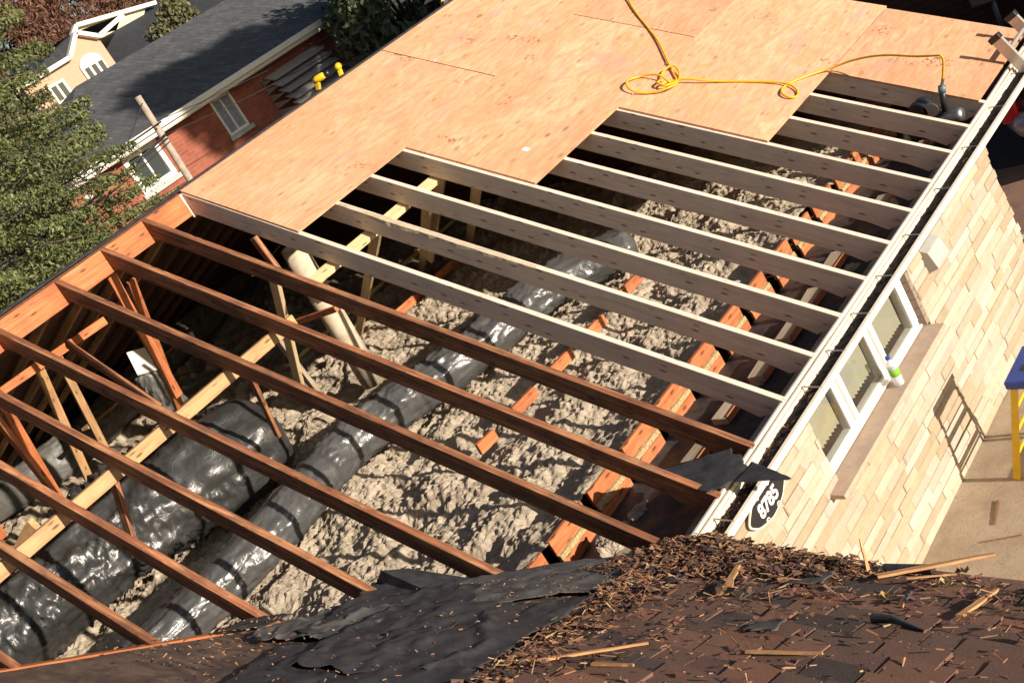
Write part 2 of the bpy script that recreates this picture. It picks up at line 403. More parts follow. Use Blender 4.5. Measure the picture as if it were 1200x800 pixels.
def leaves(C, size, col, colvar=.3, aspect=1.8, droop=None, rng=RNG):
    """random leaf quads (diamonds) round centres C (n,3)"""
    n = len(C); a = rng.normal(size=(n, 3))
    if droop is not None: a = a*.6+droop
    a /= np.linalg.norm(a, axis=1)[:, None]; r = rng.normal(size=(n, 3)); b = np.cross(a, r); b /= np.linalg.norm(b, axis=1)[:, None]
    s = size*rng.uniform(.6, 1.35, (n, 1))
    V = np.stack([C-a*s*aspect/2, C+b*s/2, C+a*s*aspect/2, C-b*s/2], 1)
    k = rng.uniform(1-colvar, 1+colvar, (n, 1)); col = np.asarray(col)
    if col.ndim == 1: col = np.repeat(col[None], n, 0)
    return V, np.clip(col*k, 0, 1)

# ================================================================== THE SETTING
mb = MB(); mb.box(-220, -160, GZ-1.2, 160, 220, GZ-.05); tag(mb.build('ground', M['earth']), kind='structure')
mb = MB(); mb.box(-.4, -14, GZ-.05, 9, 3.7, GZ); tag(mb.build('driveway', M['drive']), kind='structure')
mb = MB(); mb.box(-12, 3.7, GZ-.05, 4.5, 6.25, GZ-.002); tag(mb.build('paving', M['redpave']), kind='structure')
mb = MB(); mb.box(-14, 6.25, GZ-.05, 14, 22, GZ-.004); tag(mb.build('neighbour_driveway', M['asphalt']), kind='structure')

# ---------------- the house being re-roofed
house = empty('bungalow', (-4, 1, GZ), 'cream stone bungalow with its front roof stripped open and house number 8785', 'house')
# stone wall of separate blocks
mb = MB(); rs = random.Random(3)
WX = -.118
def in_open(y0, y1, z0, z1): return not (y1 <= .305 or y0 >= 1.90 or z1 <= -.80 or z0 >= -.28)
z = GZ; row = 0
pal = [(.52, .44, .335), (.57, .49, .385), (.50, .395, .27), (.51, .415, .29), (.59, .53, .44), (.47, .375, .25), (.55, .46, .345), (.57, .49, .39), (.54, .465, .37)]
while z < -.16:
    hrow = rs.choice([.062, .068, .074, .06]); y = -1.35-rs.uniform(0, .2)
    while y < 3.56:
        ln = rs.choice([.20, .28, .36, .42, .5]); y1 = min(y+ln, 3.56+rs.choice([0, .03, .015, -.015]))
        if y1-y < .04: break
        zz0, zz1 = z, z+hrow; segs = [(y, y1)]
        if in_open(y, y1, zz0+.01, zz1-.01):
            segs = []
            if y < .305: segs.append((y, .305))
            if y1 > 1.90: segs.append((1.90, y1))
        for a, b_ in segs:
            if b_-a < .015: continue
            d = rs.uniform(.0, .009); c = list(rs.choice(pal)); k = rs.uniform(.80, 1.0); c = (c[0]*k, c[1]*k*.985, c[2]*k*.96)
            e = .009; gy = .0012
            y0_, y1_, z0_, z1_ = a+gy, b_-gy, zz0+.0018, zz1-.0018
            xf = WX+d; xb = WX-.10
            j = [rs.uniform(-.004, .004) for _ in range(4)]
            vs = [(xb, y0_, z0_), (xb, y1_, z0_), (xb, y1_, z1_), (xb, y0_, z1_),
                  (xf-.005, y0_, z0_), (xf-.005, y1_, z0_), (xf-.005, y1_, z1_), (xf-.005, y0_, z1_),
                  (xf+j[0], y0_+e, z0_+e), (xf+j[1], y1_-e, z0_+e), (xf+j[2], y1_-e, z1_-e), (xf+j[3], y0_+e, z1_-e)]
            mb.add(vs, [(0, 1, 5, 4), (1, 2, 6, 5), (2, 3, 7, 6), (3, 0, 4, 7), (4, 5, 9, 8), (5, 6, 10, 9), (6, 7, 11, 10), (7, 4, 8, 11), (8, 9, 10, 11)], 0, c)
        y = y1
    z += hrow
mb.build('stone_wall', M['stone'], house)
mb = MB()   # mortar backing with the window opening, the end wall and back wall
mb.box(-.20, -1.6, GZ, WX-.004, .30, -.17, 0); mb.box(-.20, 1.905, GZ, WX-.004, 3.53, -.17, 0)
mb.box(-.20, .30, GZ, WX-.004, 1.905, -.80, 0); mb.box(-.20, .30, -.28, WX-.004, 1.905, -.17, 0)
mb.build('mortar_backing', simple('mortar', (.46, .39, .30), .95, nsc=40), house)
mb = MB(); mb.box(-12, 3.40, GZ, -.201, 3.53, -.26); mb.box(-12, -9, GZ, -11.85, 3.39, -.26); mb.build('side_wall', M['peach'], house)
# window
win = bpy.data.objects.new('window', None); COL.objects.link(win); win.parent = house; win.matrix_parent_inverse = PINV(house); win.location = (-.17, 1.1, -.55)
FY0, FY1, FZ0, FZ1 = .30, 1.86, -.762, -.315
mb = MB(); fx0, fx1 = -.235, -.172
mb.box(fx0, FY0, FZ0, fx1, FY1, FZ0+.05); mb.box(fx0, FY0, FZ1-.045, fx1, FY1, FZ1)
ys = [(FY0, .345), (.705, .745), (.79, .835), (1.235, 1.275), (1.315, 1.365), (1.775, FY1)]
for a, b_ in ys: mb.box(fx0, a, FZ0+.05, fx1+(.006 if a in (FY0, 1.775) else 0), b_, FZ1-.045)
for a, b_ in ((.745, .79), (1.275, 1.315)): mb.box(fx0, a, FZ0+.05, fx1-.018, b_, FZ1-.045)
mb.box(-.172, FY0-.0, FZ0-.0, -.150, FY1, FZ0+.018); mb.box(-.172, FY0, FZ1-.016, -.155, FY1, FZ1-.002)
mb.build('frame', M['white'], win, bevel=.004)
for a, b_ in ((.345, .705), (.835, 1.235), (1.365, 1.775)):
    mb = MB(); mb.box(-.192, a, FZ0+.05, -.187, b_, FZ1-.045); mb.build('pane', M['clear'], win)
    bl = MB(); yy = a+.01
    while yy < b_-.02:
        bl.add([(-.27, yy, -.655), (-.225, yy+.028, -.655), (-.225, yy+.028, FZ1-.03), (-.27, yy, FZ1-.03)], [(0, 1, 2, 3)]); yy += .038
    bl.build('vertical_blind', simple('blind_fabric', (.66, .62, .50), .8, var=.05), win)
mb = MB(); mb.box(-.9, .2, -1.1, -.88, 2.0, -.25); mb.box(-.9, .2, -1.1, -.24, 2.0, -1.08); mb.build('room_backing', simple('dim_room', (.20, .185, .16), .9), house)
# reveal blocks, the shade of the recess put into their darker brown
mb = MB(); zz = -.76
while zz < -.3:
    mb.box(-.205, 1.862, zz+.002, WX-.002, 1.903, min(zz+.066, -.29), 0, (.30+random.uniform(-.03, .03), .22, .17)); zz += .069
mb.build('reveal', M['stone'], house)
mb = MB(); mb.prism([(-.235, .16, -.764), (-.015, .16, -.778), (-.015, .16, -.808), (-.235, .16, -.808)], (0, 1.73, 0)); mb.build('sill', M['sill'], house, bevel=.004)
# eave: soffit deck, fascia, gutter
mb = MB(); mb.box(-.92, -1.30, -.246, -.048, 4.76, -.232); mb.build('soffit', M['felt2'], house)
P = []
for x in np.linspace(-.93, -.045, 26):
    P.append([(x, y, -.205) for y in np.linspace(-1.25, 4.75, 170)])
P = np.array(P); P[..., 2] += .018*vnoise(P[..., 0], P[..., 1], sc=5, oct_=3, seed=4)+.01*np.abs(vnoise(P[..., 0], P[..., 1], sc=14, seed=5))
grid_mesh('eave_felt', P, M['felt'], house)
eave = MB()
yy = np.linspace(-1.02, 4.86, 60)
def strip(x0, x1, z0, z1, wob, seed, m_, name):
    A = []; wv = vnoise(yy, 0, sc=1.3, oct_=3, seed=seed)*wob
    prof = [(x0, z0), (x0, z1), (x1, z1), (x1, z0)]
    arr = np.array([[(px_+wv[i], yv, pz+wv[i]*.3) for (px_, pz) in prof+[prof[0]]] for i, yv in enumerate(yy)])
    return grid_mesh(name, arr, m_, house, smooth=False)
strip(-.045, -.022, -.20, -.035, .004, 1, M['pale'], 'fascia')
strip(-.016, -.002, -.17, -.006, .007, 2, M['cream'], 'drip_edge')
strip(.008, .020, -.13, -.024, .005, 6, M['cream'], 'flashing')
gut = MB()
prof = [(.024, -.045), (.024, -.092), (.152, -.092), (.156, -.088), (.158, -.046), (.140, -.042), (.140, -.048), (.150, -.052), (.149, -.084), (.029, -.086), (.029, -.045)]
gut.prism([(x, -1.00, z_) for x, z_ in prof], (0, 5.88, 0)); go = gut.build('gutter', M['cream'], house)
P = np.array([[(x, y, -.074) for y in np.linspace(-.99, 4.86, 500)] for x in np.linspace(.030, .141, 9)])
P[..., 2] += .012*vnoise(P[..., 0], P[..., 1], sc=28, oct_=3, seed=8)
grid_mesh('silt', P, M['trough'], go)
for yv in (-.86, .22, .56, .93, 1.33, 1.80, 2.38, 2.95, 3.55, 4.10, 4.55):
    h_ = MB(); h_.tube([(-.02, yv, -.030), (.148, yv-.005, -.046)], .0045, 8); h_.build('hanger', M['steel'], go)
# vent hood on the wall
vh = MB(); vh.prism([(WX, 2.13, -.34), (WX, 2.13, -.53), (-.03, 2.13, -.50), (-.06, 2.13, -.37)], (0, .22, 0)); vh.build('vent_hood', M['vent'], house, bevel=.006)
# back slope of the roof: boards, rafters, covering
def bz(x): return ZR-(-W-x)*TB
mb = MB(); s = 0.0
while s < 7.9:
    x0 = -W-.03-s; x1 = x0-.148
    mb.prism([(x0, -5.6, bz(x0)+.005), (x1, -5.6, bz(x1)+.005), (x1, -5.6, bz(x1)+.025), (x0, -5.6, bz(x0)+.025)], (0, 10.4, 0)); s += .156
mb.build('deck_board', M['board'], house)
yy2 = np.linspace(-5.7, 4.85, 240); rowsP = []
for u in (0, .02, .6, 3, 7.9):
    r_ = []
    for yv in yy2:
        e = float(vnoise(yv, 0, sc=2.2, seed=11))*.025 if u < .03 and yv < .1 else 0
        x = -W+.012+e-u; r_.append((x, yv, bz(x)+(.034 if u else .02)))
    rowsP.append(r_)
bro = grid_mesh('back_roof_covering', np.array(rowsP), M['felt'], house, smooth=False, solid=.012)
mb = MB(); mb.prism([(-W, 4.70, ZR-.03), (-12.1, 4.70, -.03), (-12.1, 4.70, -.3), (-.9, 4.70, -.3), (-.9, 4.70, .42)], (0, .06, 0)); mb.build('gable_end', M['board'], house)
mb = MB(); mb.box(-12.1, -5.6, -.30, -.93, 4.69, -.262); mb.build('ceiling', M['board'], house)
# ridge board
rb = beam('ridge_board', (-W-.012, -5.6, ZR-.095), (-W-.012, .03, ZR-.095), .026, .18, M['oldlight'], house, bevel=.004)
beam('ridge_board', (-W-.012, .03, ZR-.105), (-W-.012, 4.69, ZR-.105), .026, .20, M['new'], house)

def wps_(x, y): return wp(x, y-.19*max(0., x-.12), -.02)
# ---------------- front wing roof (foreground)
wing = empty('front_wing', (2, -3, GZ), 'foreground roof wing with brown shingles, torn black felt and bare deck', 'house wing')
dk = []
def slab(pts, h0, h1, f=wp):
    m_ = MB(); n = len(pts); vs = [f(x, y, h0) for x, y in pts]+[f(x, y, h1) for x, y in pts]
    m_.add(vs, [tuple(range(n)), tuple(range(n, 2*n))[::-1]]+[(i, n+i, n+(i+1) % n, (i+1) % n) for i in range(n)]); return m_
rr = random.Random(5); vpts = []
for i in range(41):
    t_ = i/40; y = -4.25+t_*3.13; vpts.append((y+1.13+.075+(.12 if y < -2.35 else 0)+rr.uniform(-.012, .02), y))
slab(vpts+[(.15, -1.085), (4.6, -1.945), (4.6, -4.25)], -.016, -.001).build('deck', M['deck'], wing)
mb = MB(); mb.add([(-4, -4.25, 1.729), (4.6, -4.25, 1.729), (4.6, -8, -.35), (-4, -8, -.35)], [(0, 1, 2, 3)]); mb.build('far_slope', M['greyroof'], wing)
mb = MB(); mb.prism([(-.1, -1.22, GZ), (4.4, -2.1, GZ), (4.4, -2.25, GZ), (-.1, -1.37, GZ)], (0, 0, 1.63)); mb.box(4.25, -7.5, GZ, 4.4, -2.26, -.15)
mb.prism([(4.3, -2.2, .4), (4.3, -4.25, 1.66), (4.3, -7.5, -.1), (4.3, -2.2, -.1)], (.08, 0, 0)); mb.build('wing_wall', M['peach'], wing)
mb = MB(); mb.tube([wps_(.30, -1.045), wps_(4.6, -1.045)], .020, 10); mb.obox(wps_(.25, -1.075)-Vector((0, 0, .04)), wps_(4.6, -1.075)-Vector((0, 0, .04)), .03, .06); mb.build('wing_gutter', simple('grey_gutter_metal', (.55, .55, .58), .35, .3), wing)
# shingle tabs
def sh(x): return .19*max(0., x-.12)
def wps(x, y, h=0.): return wp(x, y-sh(x), h)
cT = math.cos(TH); mb = MB(); rs = random.Random(9)
def shx(y): return -.02+(y+1.27)/(-2.61+1.27)*.54   # left boundary of the shingles
ex = .128; srow = -.015; r_i = 0
while True:
    yl = -1.075-srow*cT
    if yl < -4.25: break
    yu = yl-(ex+.055)*cT
    x = shx(yl)+rs.uniform(-.10, .05)-.0; x = max(x, -3)
    while x < 4.55:
        wd = rs.choice([.13, .17, .20, .24, .30]); x1 = x+wd
        base = rs.choice([(.21, .105, .068), (.17, .088, .060), (.13, .076, .058), (.26, .115, .070), (.08, .055, .048), (.18, .092, .064), (.15, .08, .058)])
        k = rs.uniform(1., 1.45); c = tuple(v*k for v in base)
        th = rs.choice([.007, .013, .018]); dy = rs.choice([0, 0, .012, -.008]); cup = rs.uniform(0, .006); gap = rs.choice([.001, .004, .009])
        A0 = wps(x+gap, yl+dy, th+.004+cup); A1 = wps(x1-gap, yl+dy+rs.uniform(-.006, .006), th+.004+rs.uniform(0, .006)); B0 = wps(x+gap, yu, .003+r_i*.00001); B1 = wps(x1-gap, yu, .003)
        Ab0 = wps(x+gap, yl+dy, .0); Ab1 = wps(x1-gap, yl+dy, .0); Bb0 = wps(x+gap, yu, -.003); Bb1 = wps(x1-gap, yu, -.003)
        mb.add([A0, A1, B1, B0, Ab0, Ab1, Bb1, Bb0], [(0, 3, 2, 1), (0, 1, 5, 4), (0, 4, 7, 3), (1, 2, 6, 5)], 0, c)
        x = x1
    srow += ex; r_i += 1
mb.build('shingles', M['shingle'], wing)
# torn felt sheets on the wing
def sheet(name, corners, m_, parent, seed, amp=.02, n=(60, 40), sc=3., fold=0., edge=.03, solid=.003, f=None, smooth=True):
    c = [np.array(v, float) for v in corners]; u = np.linspace(0, 1, n[0])[:, None, None]; v = np.linspace(0, 1, n[1])[None, :, None]
    P = (1-u)*(1-v)*c[0]+u*(1-v)*c[1]+u*v*c[2]+(1-u)*v*c[3]
    uu = np.broadcast_to(u[..., 0], P.shape[:2]); vv = np.broadcast_to(v[..., 0], P.shape[:2])
    nrm = np.cross(c[1]-c[0], c[3]-c[0]); nrm /= np.linalg.norm(nrm); nrm *= np.sign(nrm[2])
    h = amp*vnoise(P[..., 0], P[..., 1], sc=sc, oct_=4, seed=seed)+amp*.6*(1-np.abs(vnoise(P[..., 0], P[..., 1], sc=sc*1.7, oct_=3, seed=seed+1)))**3*fold
    eu = edge*vnoise(vv*6, 0, seed=seed+2, oct_=4); ev = edge*vnoise(uu*8, 3, seed=seed+3, oct_=4)
    du = (c[1]-c[0])/np.linalg.norm(c[1]-c[0]); dv = (c[3]-c[0])/np.linalg.norm(c[3]-c[0])
    P = P+nrm*(h+amp*.8)[..., None]+du*(eu*np.abs(2*uu-1)**3)[..., None]+dv*(ev*np.abs(2*vv-1)**3)[..., None]
    return grid_mesh(name, P, m_, parent, smooth=smooth, solid=solid)
F = 'torn felt sheets on the foreground roof'
tag(sheet('felt_sheet', [wp(-.98, -1.98, .01), wp(.02, -1.13, .012), wp(.20, -1.75, .012), wp(-.55, -2.30, .012)], M['felt2'], None, 21, .016, fold=1.4), 'dusty dark felt along the valley, below the end of the orange plates', 'roofing felt', F)
tag(sheet('felt_sheet', [wp(-1.12, -2.03, .03), wp(-.42, -1.92, .035), wp(.02, -2.45, .02), wp(-.75, -2.62, .02)], M['felt'], None, 25, .022, sc=2.4, fold=1.5), 'smooth black felt with a lifted pointed corner beside the insulation', 'roofing felt', F)
tag(sheet('felt_sheet', [wp(-.62, -2.25, .028), wp(.30, -1.95, .02), wp(.50, -2.70, .02), wp(-.35, -2.95, .02)], M['felt'], None, 29, .020, sc=2.8, fold=1.8), 'crumpled black felt tucked against the torn shingle edge', 'roofing felt', F)
tag(sheet('felt_sheet', [wp(-1.06, -2.24, .015), wp(-.52, -2.22, .02), wp(-.46, -2.60, .02), wp(-1.02, -2.72, .015)], M['felt2'], None, 33, .020, sc=4, fold=1.6), 'wrinkled black felt over the brown deck at the bottom of the photo', 'roofing felt', F)
tag(sheet('felt_sheet', [wp(-1.42, -2.50, .012), wp(-1.22, -2.40, .012), wp(-1.15, -2.58, .014), wp(-1.38, -2.66, .012)], M['felt'], None, 37, .008, n=(24, 24), sc=9, edge=.02), 'small black scrap of felt on the bare brown deck', 'roofing felt', F)
tag(sheet('felt_sheet', [wp(-.72, -2.74, .02), wp(-.08, -2.42, .03), wp(.60, -2.74, .02), wp(-.30, -3.25, .02)], M['felt'], None, 45, .020, sc=2.4, fold=1.), 'creased black felt along the bottom edge, left of the shingles', 'roofing felt', F)
# folded up point of felt
mb = MB(); a = wp(-1.16, -2.02, .02); b_ = wp(-1.02, -1.90, .10); c = wp(-.62, -1.84, .05); d = wp(-.66, -2.02, .03); e = wp(-1.03, -2.04, .13)
mb.add([a, e, b_, c, d], [(0, 1, 2), (1, 4, 3, 2), (0, 4, 1)]); o = mb.build('felt_flap', M['felt'])
sdm = o.modifiers.new('solid', 'SOLIDIFY'); sdm.thickness = .004
tag(o, 'folded black felt corner sticking up between two rafter ends', 'roofing felt', F)
# flap over the gutter
o = sheet('felt_flap', [(-.52, -.64, .075), (-.10, -.38, .02), (.14, -.56, .005), (-.02, -.76, .04)], M['felt'], None, 41, .009, n=(40, 30), sc=5, edge=.02, solid=.004)
P = sheet('tip', [(.08, -.48, .010), (.385, -.615, .010), (.38, -.628, .008), (.07, -.66, .03)], M['felt'], o, 43, .004, n=(20, 12), sc=5, edge=.004, solid=.004)
tag(o, 'black felt flap draped over the gutter above the house number', 'roofing felt')
# valley rafter
tag(beam('valley_rafter', wp(-3.1, -4.23, -.085)+Vector((0, 0, 0)), wp(-.06, -1.19, -.085), .075, .13, M['oldlight'], up=(-.3, .3, 1)), 'split orange valley rafter at the lower left corner beside the bare deck', 'rafter')

# ================================================================== RAFTERS
ordn = ['first', 'second', 'third', 'fourth', 'fifth', 'sixth', 'seventh', 'eighth', 'ninth', 'tenth']
def rafter(name, y, x0, x1, dv, th, m_, tail, label, group, crooked=0):
    # polygon in x,z ; x0 ridge side, x1 eave side
    top = lambda x: -x*T
    if tail: pts = [(x0, top(x0)), (x1, top(x1)), (x1-.012, top(x1)-.055), (x1-.20, -.100), (x1-.32, top(x1-.32)-dv), (x0, top(x0)-dv)]
    else: pts = [(x0, top(x0)), (x1, top(x1)), (x1, top(x1)-dv), (x0, top(x0)-dv)]
    m3 = MB(); m3.prism([(x, y, z_) for x, z_ in pts], (0, th, 0))
    o = m3.build(name, m_, bevel=.003)
    recenter(o, (x0, y, top(x0)), Matrix.Rotation(TH, 3, 'Y'))
    return tag(o, label, 'rafter', group)
GN = 'new pale rafters'
newlab = {
 0: 'longest exposed new pale rafter, bordering the old dark rafters',
 1: 'new pale rafter with a ragged bark edge, next after the one bordering the old rafters',
 2: 'new pale rafter starting at the plywood notch, third up from the old rafters',
 3: 'new pale rafter starting at the lower notch corner, fourth up from the old rafters',
 4: 'new pale rafter, fifth up from the old dark rafters',
 5: 'new pale rafter, sixth up from the old dark rafters, midway along the opening',
 6: 'new pale rafter bordering the plywood below the hose coil',
 7: 'new pale rafter, third from the black nail gun towards the camera',
 8: 'new pale rafter directly in front of the black nail gun',
 9: 'new pale rafter behind the nail gun, carrying the last plywood edge'}
for k in range(10): rafter('new_rafter', YK[k], -W+.005, -.0, .185, .038, M['new'], True, newlab[k], GN)
bk = [o for o in bpy.data.objects if o.get('label', '').startswith('new pale rafter with a ragged bark edge')][0]
xs_ = np.linspace(-3.15, -1.65, 160); Pk = []
for x_ in xs_:
    e_ = min(1., (x_+3.15)/.2, (-1.65-x_)/.2)*(1+.6*float(vnoise(x_, 0, sc=9, oct_=4, seed=3))); a_ = .002+.010*max(e_, 0)
    Pk.append([(x_, YK[1]-a_*1.3, -x_*T-.022*max(e_, 0)-.004), (x_, YK[1]-a_, -x_*T+a_*.3), (x_, YK[1]+.01, -x_*T+.003+a_*.4), (x_, YK[1]+.024+.008*e_, -x_*T+.0015)])
grid_mesh('bark_edge', np.array(Pk), M['pale'], bk, smooth=False)
GO = 'old dark red rafters'
oldlab = {-1: 'old dark rafter nearest the new pale rafters, crossing behind the leaning flue pipe',
 -2: 'second old dark rafter from the new pale ones, ending by the gutter flap',
 -3: 'third old dark rafter from the new pale ones, ending just above the shingle debris',
 -4: 'fourth old dark rafter from the new pale ones, ending on the dusty felt',
 -5: 'old reddish rafter ending at the pointed black felt corner',
 -6: 'old orange rafter ending over the lower end of the silver duct',
 -7: 'old orange rafter crossing the lower black bundle, ending on the bare deck',
 -8: 'short stub of old orange rafter in the bottom left corner'}
for k in range(-8, 0):
    y = YK[k]; x1 = .0 if k > -3 else y+1.13+(.02 if k == -3 else .09)
    rafter('old_rafter', y, -W+.005, x1, .150, .042, M['old'], k > -3, oldlab[k], GO)
GB = 'rafters of the back slope seen from below'
for k in range(-7, 6):
    y = YK[k]; A = (-W-.03, y+.02, bz(-W-.03)-.05); B = (-11.9, y+.02, bz(-11.9)-.05)
    far = {True: 'towards the frame edge', False: 'deeper under the roof'}[k < -2]
    lab = 'back slope rafter seen from below, meeting the ridge board at the ' + (oldlab[k].split(',')[0] if k < 0 else newlab[k].split(',')[0]) if k in (-1, -2, -3) else None
    o = beam('back_rafter', A, B, .040, .06, M['tan'] if k <= 0 else M['board'])  # rafters under the plywood get darker wood, their shade put into the colour
    if k in (-1, -2, -3): lab = 'underside of back slope rafter meeting the ridge opposite the %s old dark rafter' % ordn[-k-1]
    elif k < -3: lab = 'underside of back slope rafter meeting the ridge opposite the %s old dark rafter' % ordn[-k-1]
    else: lab = 'dim underside of back slope rafter opposite the %s new pale rafter' % ordn[k]
    tag(o, lab, 'rafter', GB)

# ================================================================== PLYWOOD
def plysheet(x0, x1, y0, y1, label, h=.0025, warp=0):
    nx, ny = 10, 16; th = .016; m3 = MB()
    xs = np.linspace(x0, x1, nx)
    L = (x1-x0)/cT
    vs = []; 
    for i in range(nx):
        for j in range(ny):
            yv = y0+(y1-y0)*j/(ny-1); e = warp*math.sin(i*1.3+j*.7)*.5
            vs.append((i/(nx-1)*L, yv-y0, e))
    top = [(a, b_, c+th) for a, b_, c in vs]; n = len(vs); fs = []
    for i in range(nx-1):
        for j in range(ny-1):
            q = (i*ny+j, (i+1)*ny+j, (i+1)*ny+j+1, i*ny+j+1); fs.append(q[::-1]); fs.append(tuple(v+n for v in q))
    for j in range(ny-1):
        a = j; fs.append((a, a+1, a+1+n, a+n)); a = (nx-1)*ny+j; fs.append((a+1, a, a+n, a+1+n))
    for i in range(nx-1):
        a, b_ = i*ny, (i+1)*ny; fs.append((b_, a, a+n, b_+n)); a, b_ = i*ny+ny-1, (i+1)*ny+ny-1; fs.append((a, b_, b_+n, a+n))
    m3.add(vs+top, fs); me = m3.mesh('plywood_sheet', M['ply']); o = bpy.data.objects.new('plywood_sheet', me); COL.objects.link(o)
    o.matrix_basis = Matrix.Translation(rp(x0, y0, h)) @ Matrix.Rotation(TH, 4, 'Y')
    return tag(o, label, 'plywood', 'plywood sheets on the new rafters')
plysheet(-4.235, -3.166, .055, 2.475, 'plywood sheet at the ridge corner beside the wooden pole', .0025)
plysheet(-4.235, -3.168, 2.484, 4.80, 'darker plywood sheet along the ridge near the yellow tools, upper end of the ridge row', .0035)
plysheet(-3.157, -2.122, 1.275, 3.70, 'plywood sheet in the second row, with a pale stamp near its lower corner', .0025)
plysheet(-3.158, -2.122, 3.709, 4.80, 'short plywood sheet in the second row, at the top edge of the photo', .003)
plysheet(-2.111, -1.035, 2.445, 4.80, 'plywood sheet in the third row, carrying the yellow hose coil and loop', .0025)
plysheet(-1.026, -.035, 3.560, 4.76, 'lowest plywood sheet beside the gutter and ladder', .0025)
o = quads('x', np.array([[rp(-2.42, 1.60, .0205), rp(-2.37, 1.60, .0205), rp(-2.37, 1.65, .0205), rp(-2.42, 1.65, .0205)]]), simple('label_paper', (.72, .70, .68), .7)); o.name = 'paper_label'; tag(o, 'small white label stuck on the second row plywood', 'label')

# ================================================================== ATTIC
# insulation
def axis(segs):
    out = []
    for a, b_, st in segs: out += list(np.arange(a, b_, st))
    return np.array(out)
X = axis([(-12, -8, .07), (-8, -6.2, .035), (-6.2, -3.9, .018), (-3.9, -.955, .0125)]); X = np.append(X, -.955)
Y = axis([(-5.4, -2.7, .06), (-2.7, -1.9, .02), (-1.9, 3.9, .0125), (3.9, 4.7, .03)])
XX, YY = np.meshgrid(X, Y, indexing='ij')
Z = .060*vnoise(XX, YY, sc=1.7, oct_=3, seed=50)+.055*vnoise(XX, YY, sc=3.4, oct_=3, seed=51)+.012*vnoise(XX, YY, sc=22, oct_=4, seed=58)
lump = np.zeros_like(Z); rg = np.random.default_rng(12)
for n_, (xa, xb, ya, yb), (r0, r1) in ((95000, (-6.2, -.97, -2.6, 3.9), (.011, .027)), (900, (-6.2, -.97, -2.6, 3.9), (.02, .045)), (9000, (-12, -6.0, -4, 4.6), (.03, .08))):
    cx = rg.uniform(xa, xb, n_); cy = rg.uniform(ya, yb, n_); rr_ = rg.uniform(r0, r1, n_); hh = rg.uniform(.3, 1.35, n_)
    dens = vnoise(cx, cy, sc=2.2, oct_=3, seed=52)
    for a, b_, r_, h_, d_ in zip(cx, cy, rr_, hh, dens):
        if d_ < -.35: continue
        i0, i1 = np.searchsorted(X, (a-r_, a+r_)); j0, j1 = np.searchsorted(Y, (b_-r_, b_+r_))
        if i1 <= i0 or j1 <= j0: continue
        dx = (XX[i0:i1, j0:j1]-a)/r_; dy = (YY[i0:i1, j0:j1]-b_)/r_; q = 1-dx*dx-dy*dy
        hgt = np.where(q > 0, np.maximum(q, 0)**.55*r_*h_, 0)
        lump[i0:i1, j0:j1] = np.maximum(lump[i0:i1, j0:j1], hgt)
# troughs where people stepped
tr = vnoise(XX, YY, sc=3.3, oct_=3, seed=57); Z -= .055*np.clip(tr-.35, 0, 1)*1.6
Z += .8*lump+.012*vnoise(XX, YY, sc=34, oct_=3, seed=53)
Z -= .16*np.exp(-((XX+4.1)/.28)**2)*(YY < .2)  # added trough between the ducts, shaped so that the gap falls dark
edge = np.clip((XX+1.3)/.3, 0, 1); Z = Z*(1-.5*edge)+.055*edge
Z = Z-.070
fadew = np.clip((-XX-8)/3, 0, 1); Z += fadew*.05
o = grid_mesh('insulation', np.stack([XX, YY, Z], -1), M['insul'], smooth=False)
tag(o, 'blown grey-beige insulation covering the attic floor', 'insulation', kind='stuff')
# lumps in the soffit
def clump(c, r, label, seed, grp):
    n = 40; th_ = np.linspace(0, 2*np.pi, n+1)[None, :]; ph = np.linspace(0, np.pi/2, 22)[:, None]
    x = np.cos(th_)*np.sin(ph); y = np.sin(th_)*np.sin(ph); z_ = np.cos(ph)*np.ones_like(th_)
    d = 1+.28*vnoise(x, y, z_, sc=2.2, oct_=3, seed=seed)+.16*np.abs(vnoise(x, y, z_, sc=8, oct_=3, seed=seed+1)); d[:, -1] = d[:, 0]
    P = np.stack([c[0]+x*d*r[0], c[1]+y*d*r[1], c[2]+z_*d*r[2]], -1)
    return tag(grid_mesh('insulation_clump', P, M['insul'], smooth=False), label, 'insulation', grp)
GC = 'insulation clumps lying in the eave'
clump((-.66, -.98, -.235), (.13, .13, .13), 'largest loose insulation clump in the eave, nearest the shingle debris', 60, GC)
clump((-.74, -.62, -.23), (.06, .08, .05), 'small insulation crumb in the eave beside the black gutter flap', 62, GC)
clump((-.52, .60, -.23), (.07, .10, .06), 'insulation clump in the eave between the first and second new rafters', 64, GC)
clump((-.48, 2.60, -.23), (.09, .10, .07), 'insulation clump in the eave behind the third plywood row edge', 66, GC)
clump((-.42, 1.78, -.23), (.06, .09, .05), 'insulation crumbs in the eave between two middle new rafters', 68, GC)
clump((-.80, -1.22, -.23), (.07, .06, .06), 'small insulation clump at the valley, below the third old rafter', 70, GC)

